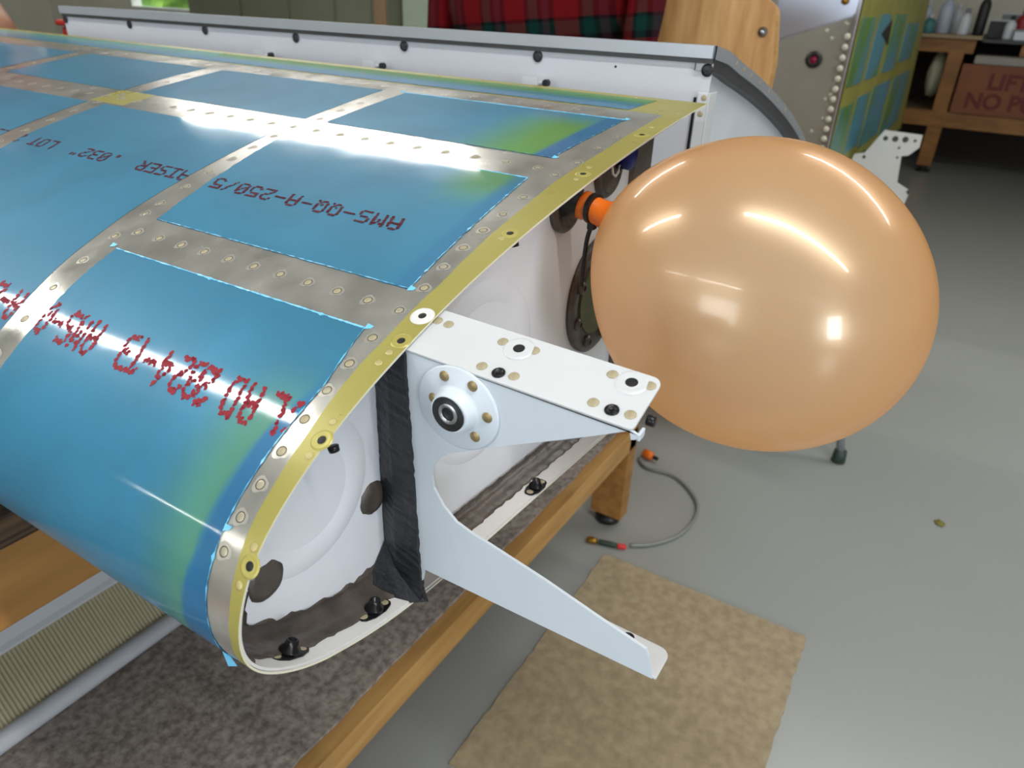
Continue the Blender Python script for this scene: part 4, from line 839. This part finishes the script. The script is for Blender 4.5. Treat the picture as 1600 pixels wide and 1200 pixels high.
# ================================================================= PEOPLE
def skinned(name, J, E, parent, m, lvl=2):
    """J: {name: (point, radius)}, E: edges; one continuous skinned body"""
    ks = list(J); me = bpy.data.meshes.new('m'); me.from_pydata([J[k][0] for k in ks], [(ks.index(a), ks.index(b)) for a, b in E], [])
    o = bpy.data.objects.new('t', me); COL.objects.link(o); sm = o.modifiers.new('s', 'SKIN'); sm.use_smooth_shade = True; su = o.modifiers.new('u', 'SUBSURF'); su.levels = lvl
    for i, k in enumerate(ks): r = J[k][1]; me.skin_vertices[0].data[i].radius = r if isinstance(r, tuple) else (r, r); me.skin_vertices[0].data[i].use_root = (i == 0)
    dg = bpy.context.evaluated_depsgraph_get(); r = bpy.data.meshes.new_from_object(o.evaluated_get(dg)); bpy.data.objects.remove(o); return link(name, r, parent, m, True)
def plaid():
    m = bpy.data.materials.new('plaid_flannel'); m.use_nodes = True; nt = m.node_tree; N = nt.nodes; L = nt.links; p = N['Principled BSDF']; p.inputs['Roughness'].default_value = .9; p.inputs['Specular IOR Level'].default_value = .1
    tc = N.new('ShaderNodeTexCoord'); mp = N.new('ShaderNodeMapping'); mp.inputs['Rotation'].default_value = (.10, 0, 0); L.new(tc.outputs['Object'], mp.inputs[0]); sp = N.new('ShaderNodeSeparateXYZ'); L.new(mp.outputs[0], sp.inputs[0])
    def band(src, f, ph, els):
        a = N.new('ShaderNodeMath'); a.operation = 'MULTIPLY_ADD'; L.new(src, a.inputs[0]); a.inputs[1].default_value = f; a.inputs[2].default_value = ph; b = N.new('ShaderNodeMath'); b.operation = 'FRACT'; L.new(a.outputs[0], b.inputs[0])
        r = N.new('ShaderNodeValToRGB'); r.color_ramp.interpolation = 'CONSTANT'; E = r.color_ramp.elements; E[0].position = els[0][0]; E[0].color = (*els[0][1], 1); E[1].position = els[1][0]; E[1].color = (*els[1][1], 1)
        for q in els[2:]: e = E.new(q[0]); e.color = (*q[1], 1)
        L.new(b.outputs[0], r.inputs[0]); return r.outputs[0]
    red, grn, blk, gry = rgb(96, 10, 16), rgb(8, 44, 38), rgb(14, 8, 12), rgb(56, 28, 38)
    v = band(sp.outputs[1], 8.0, .1, [(0, red), (.42, blk), (.52, gry), (.66, blk), (.74, grn), (.92, blk)]); h = band(sp.outputs[2], 8.0, .55, [(0, red), (.42, blk), (.54, grn), (.78, blk), (.84, red)])
    mx = N.new('ShaderNodeMix'); mx.data_type = 'RGBA'; mx.inputs[0].default_value = .5; L.new(v, mx.inputs[6]); L.new(h, mx.inputs[7]); L.new(mx.outputs[2], p.inputs['Base Color']); return m
hairm = mat('grey_brown_hair', rgb(80, 64, 50), .8); jeans = mat('dark_jeans', rgb(40, 48, 70), .9); shoe = mat('dark_shoes', rgb(30, 26, 24), .6); eye = mat('eye_white', rgb(230, 230, 228), .3)
def head(pr, c, face, s=1.0):
    c = Vector(c); f = Vector(face).normalized(); sd_ = f.cross(Vector((0, 0, 1))).normalized(); bm = bmesh.new(); bmesh.ops.create_icosphere(bm, subdivisions=4, radius=1)
    for v in bm.verts:
        x, y, z = v.co; w = .074 * (1 - .20 * max(0, -z)); d = .095; 
        if y > 0 and z < -.2: d *= 1 - .08 * (-z)
        nose = .020 * math.exp(-((x / .14) ** 2)) * math.exp(-(((z + .12) / .20) ** 2)) * (1 if y > .5 else 0); brow = .004 * math.exp(-(((z - .16) / .1) ** 2)) * (1 if y > .5 else 0)
        soc = -.007 * math.exp(-(((abs(x) - .36) / .15) ** 2)) * math.exp(-(((z - .02) / .12) ** 2)) * (1 if y > .5 else 0); lipz = .004 * math.exp(-((x / .28) ** 2)) * math.exp(-(((z + .48) / .07) ** 2)) * (1 if y > .5 else 0)
        p = c + sd_ * (x * w) + f * (y * d + nose + brow + soc + lipz) + Vector((0, 0, z * .118)); v.co = p
    h = link('head', from_bm(bm), pr, skinm, True)
    for sg_ in (-1, 1):
        link('eye', lathe([(0, -.010), (.008, -.006), (.011, 0), (.008, .006), (0, .010)], c + sd_ * (.030 * sg_) + f * .078 + Vector((0, 0, .004)), f, 14), h, eye, True)
        link('ear', lathe([(0, -.006), (.017, -.004), (.020, 0), (.014, .006), (0, .003)], c + sd_ * (.076 * sg_) + Vector((0, 0, -.008)), sd_ * sg_, 16, sx=.7, sy=1.4), h, skinm, True)
    bm = bmesh.new(); bmesh.ops.create_icosphere(bm, subdivisions=3, radius=1)
    for v in bm.verts:
        x, y, z = v.co; p = c + sd_ * (x * .080) + f * (y * .100 - .008) + Vector((0, 0, max(z, -.35 if y < 0 else .30) * .125 + .006)); v.co = p
    link('hair', from_bm(bm), pr, hairm, True)
def hand(pr, w, d, up, sc=1.0):
    """hand from wrist w pointing along d with palm normal -up"""
    w = Vector(w); d = Vector(d).normalized(); up = (Vector(up) - d * d.dot(Vector(up))).normalized(); sd_ = d.cross(up)
    P = {'a': (w, (.024, .020)), 'b': (w + d * .045, (.034, .014)), 'c': (w + d * .085, (.038, .012))}; o = skinned('hand', P, [('a', 'b'), ('b', 'c')], pr, skinm)
    for k, (ofs, ln) in enumerate(((-.029, .066), (-.010, .076), (.010, .072), (.028, .056))):
        b0 = w + d * .080 + sd_ * ofs; J = {'0': (b0 - d * .012, .009), '1': (b0 + d * ln * .42 - up * .003, .0088), '2': (b0 + d * ln * .75 - up * .013, .008), '3': (b0 + d * ln - up * .026, .0068)}
        skinned('finger', J, [('0', '1'), ('1', '2'), ('2', '3')], o, skinm)
    b0 = w + d * .025 - sd_ * .026; skinned('thumb', {'0': (b0, .012), '1': (b0 + d * .022 - sd_ * .020, .0105), '2': (b0 + d * .048 - sd_ * .028 - up * .008, .008)}, [('0', '1'), ('1', '2')], o, skinm)
def person(base, face, label, shirt, sh_l, el_l, wr_l, sh_r, el_r, wr_r, sleeves, hgt=1.75, chest=(.165, .115)):
    b = Vector(base); f = Vector(face).normalized(); s_ = f.cross(Vector((0, 0, 1))).normalized(); pr = thing('person', base, label, 'person'); k = hgt / 1.75
    P = lambda x, y, z: b + s_ * (x * k) + f * (y * k) + Vector((0, 0, z * k))
    hips = {'pel': (P(0, 0, .95), (.15, .11)), 'hl': (P(.09, 0, .88), .095), 'kl': (P(.11, .01, .50), .066), 'al': (P(.12, -.01, .09), .050), 'hr': (P(-.09, 0, .88), .095), 'kr': (P(-.11, .01, .50), .066), 'ar': (P(-.12, -.01, .09), .050), 'w': (P(0, 0, 1.04), (.14, .10))}
    skinned('trousers', hips, [('pel', 'hl'), ('hl', 'kl'), ('kl', 'al'), ('pel', 'hr'), ('hr', 'kr'), ('kr', 'ar'), ('pel', 'w')], pr, jeans)
    for x in (.12, -.12): skinned('shoe', {'a': (P(x, -.05, .05), .045), 'b': (P(x, .05, .045), .045), 'c': (P(x, .16, .035), .034)}, [('a', 'b'), ('b', 'c')], pr, shoe)
    J = {'w': (P(0, 0, .93), (chest[0], chest[1])), 'b': (P(0, .005, 1.10), (chest[0], chest[1])), 'c': (P(0, 0, 1.28), (chest[0] + .01, chest[1])), 'n': (P(0, -.01, 1.42), (.10, .08)), 'c2': (P(0, -.01, 1.47), .062),
         'sl': (Vector(sh_l), .062), 'sr': (Vector(sh_r), .062)}; E = [('w', 'b'), ('b', 'c'), ('c', 'n'), ('n', 'c2'), ('n', 'sl'), ('n', 'sr')]
    if sleeves: J.update({'el': (Vector(el_l), .050), 'wl': (Vector(wr_l), .036), 'er': (Vector(el_r), .050), 'wr': (Vector(wr_r), .036)}); E += [('sl', 'el'), ('el', 'wl'), ('sr', 'er'), ('er', 'wr')]
    else: J.update({'el': (Vector(sh_l).lerp(Vector(el_l), .55), .056), 'er': (Vector(sh_r).lerp(Vector(el_r), .55), .056)}); E += [('sl', 'el'), ('sr', 'er')]
    skinned('shirt', J, E, pr, shirt)
    for sh, el, wr in ((sh_l, el_l, wr_l), (sh_r, el_r, wr_r)):
        sh, el, wr = Vector(sh), Vector(el), Vector(wr)
        if not sleeves: skinned('arm', {'0': (sh.lerp(el, .4), .046), '1': (el, .043), '2': (el.lerp(wr, .5), .050), '3': (wr, .042)}, [('0', '1'), ('1', '2'), ('2', '3')], pr, skinm)
        hand(pr, wr, (wr - el), (0, 0, 1))
    skinned('neck', {'0': (P(0, -.01, 1.42), .055), '1': (P(0, .01, 1.56), .052)}, [('0', '1')], pr, skinm); head(pr, P(0, .03, 1.64), f)
PB = Vector((1.80, 1.04, -H)); sdir = Vector((-1, 0, 0)).cross(Vector((0, 0, 1))).normalized()
shirtm = plaid()
person(PB, (-1, -.12, 0), 'person standing behind the grey tank in a dark red plaid shirt', shirtm,
       (1.80, 1.22, .31), (1.80, 1.33, .04), (1.74, 1.32, -.26), (1.80, .84, .31), (1.80, .745, .04), (1.74, .75, -.26), True, 1.75, (.27, .14))
ms = mat('maroon_tee', rgb(120, 18, 16), .9)
person((1.02, 2.72, -H), (-.5, -.8, 0), 'person at the far end resting a bare forearm beside the blue tank', ms,
       (1.17, 2.60, .32), (1.15, 2.30, .12), (1.0, 2.05, .02), (.84, 2.70, .32), (.86, 1.96, .03), (.785, 1.62, -.120), False)
rb = thing('red_bin', (.86, 1.50, -.377), 'dark red plastic bin standing past the end of the grey tank', 'bin')
link('bin_body', box(.85, .99, 1.435, 1.53, -.377, -.085, .008), rb, redm); link('rim', box(.845, .995, 1.43, 1.535, -.085, -.075, .003), rb, redm)
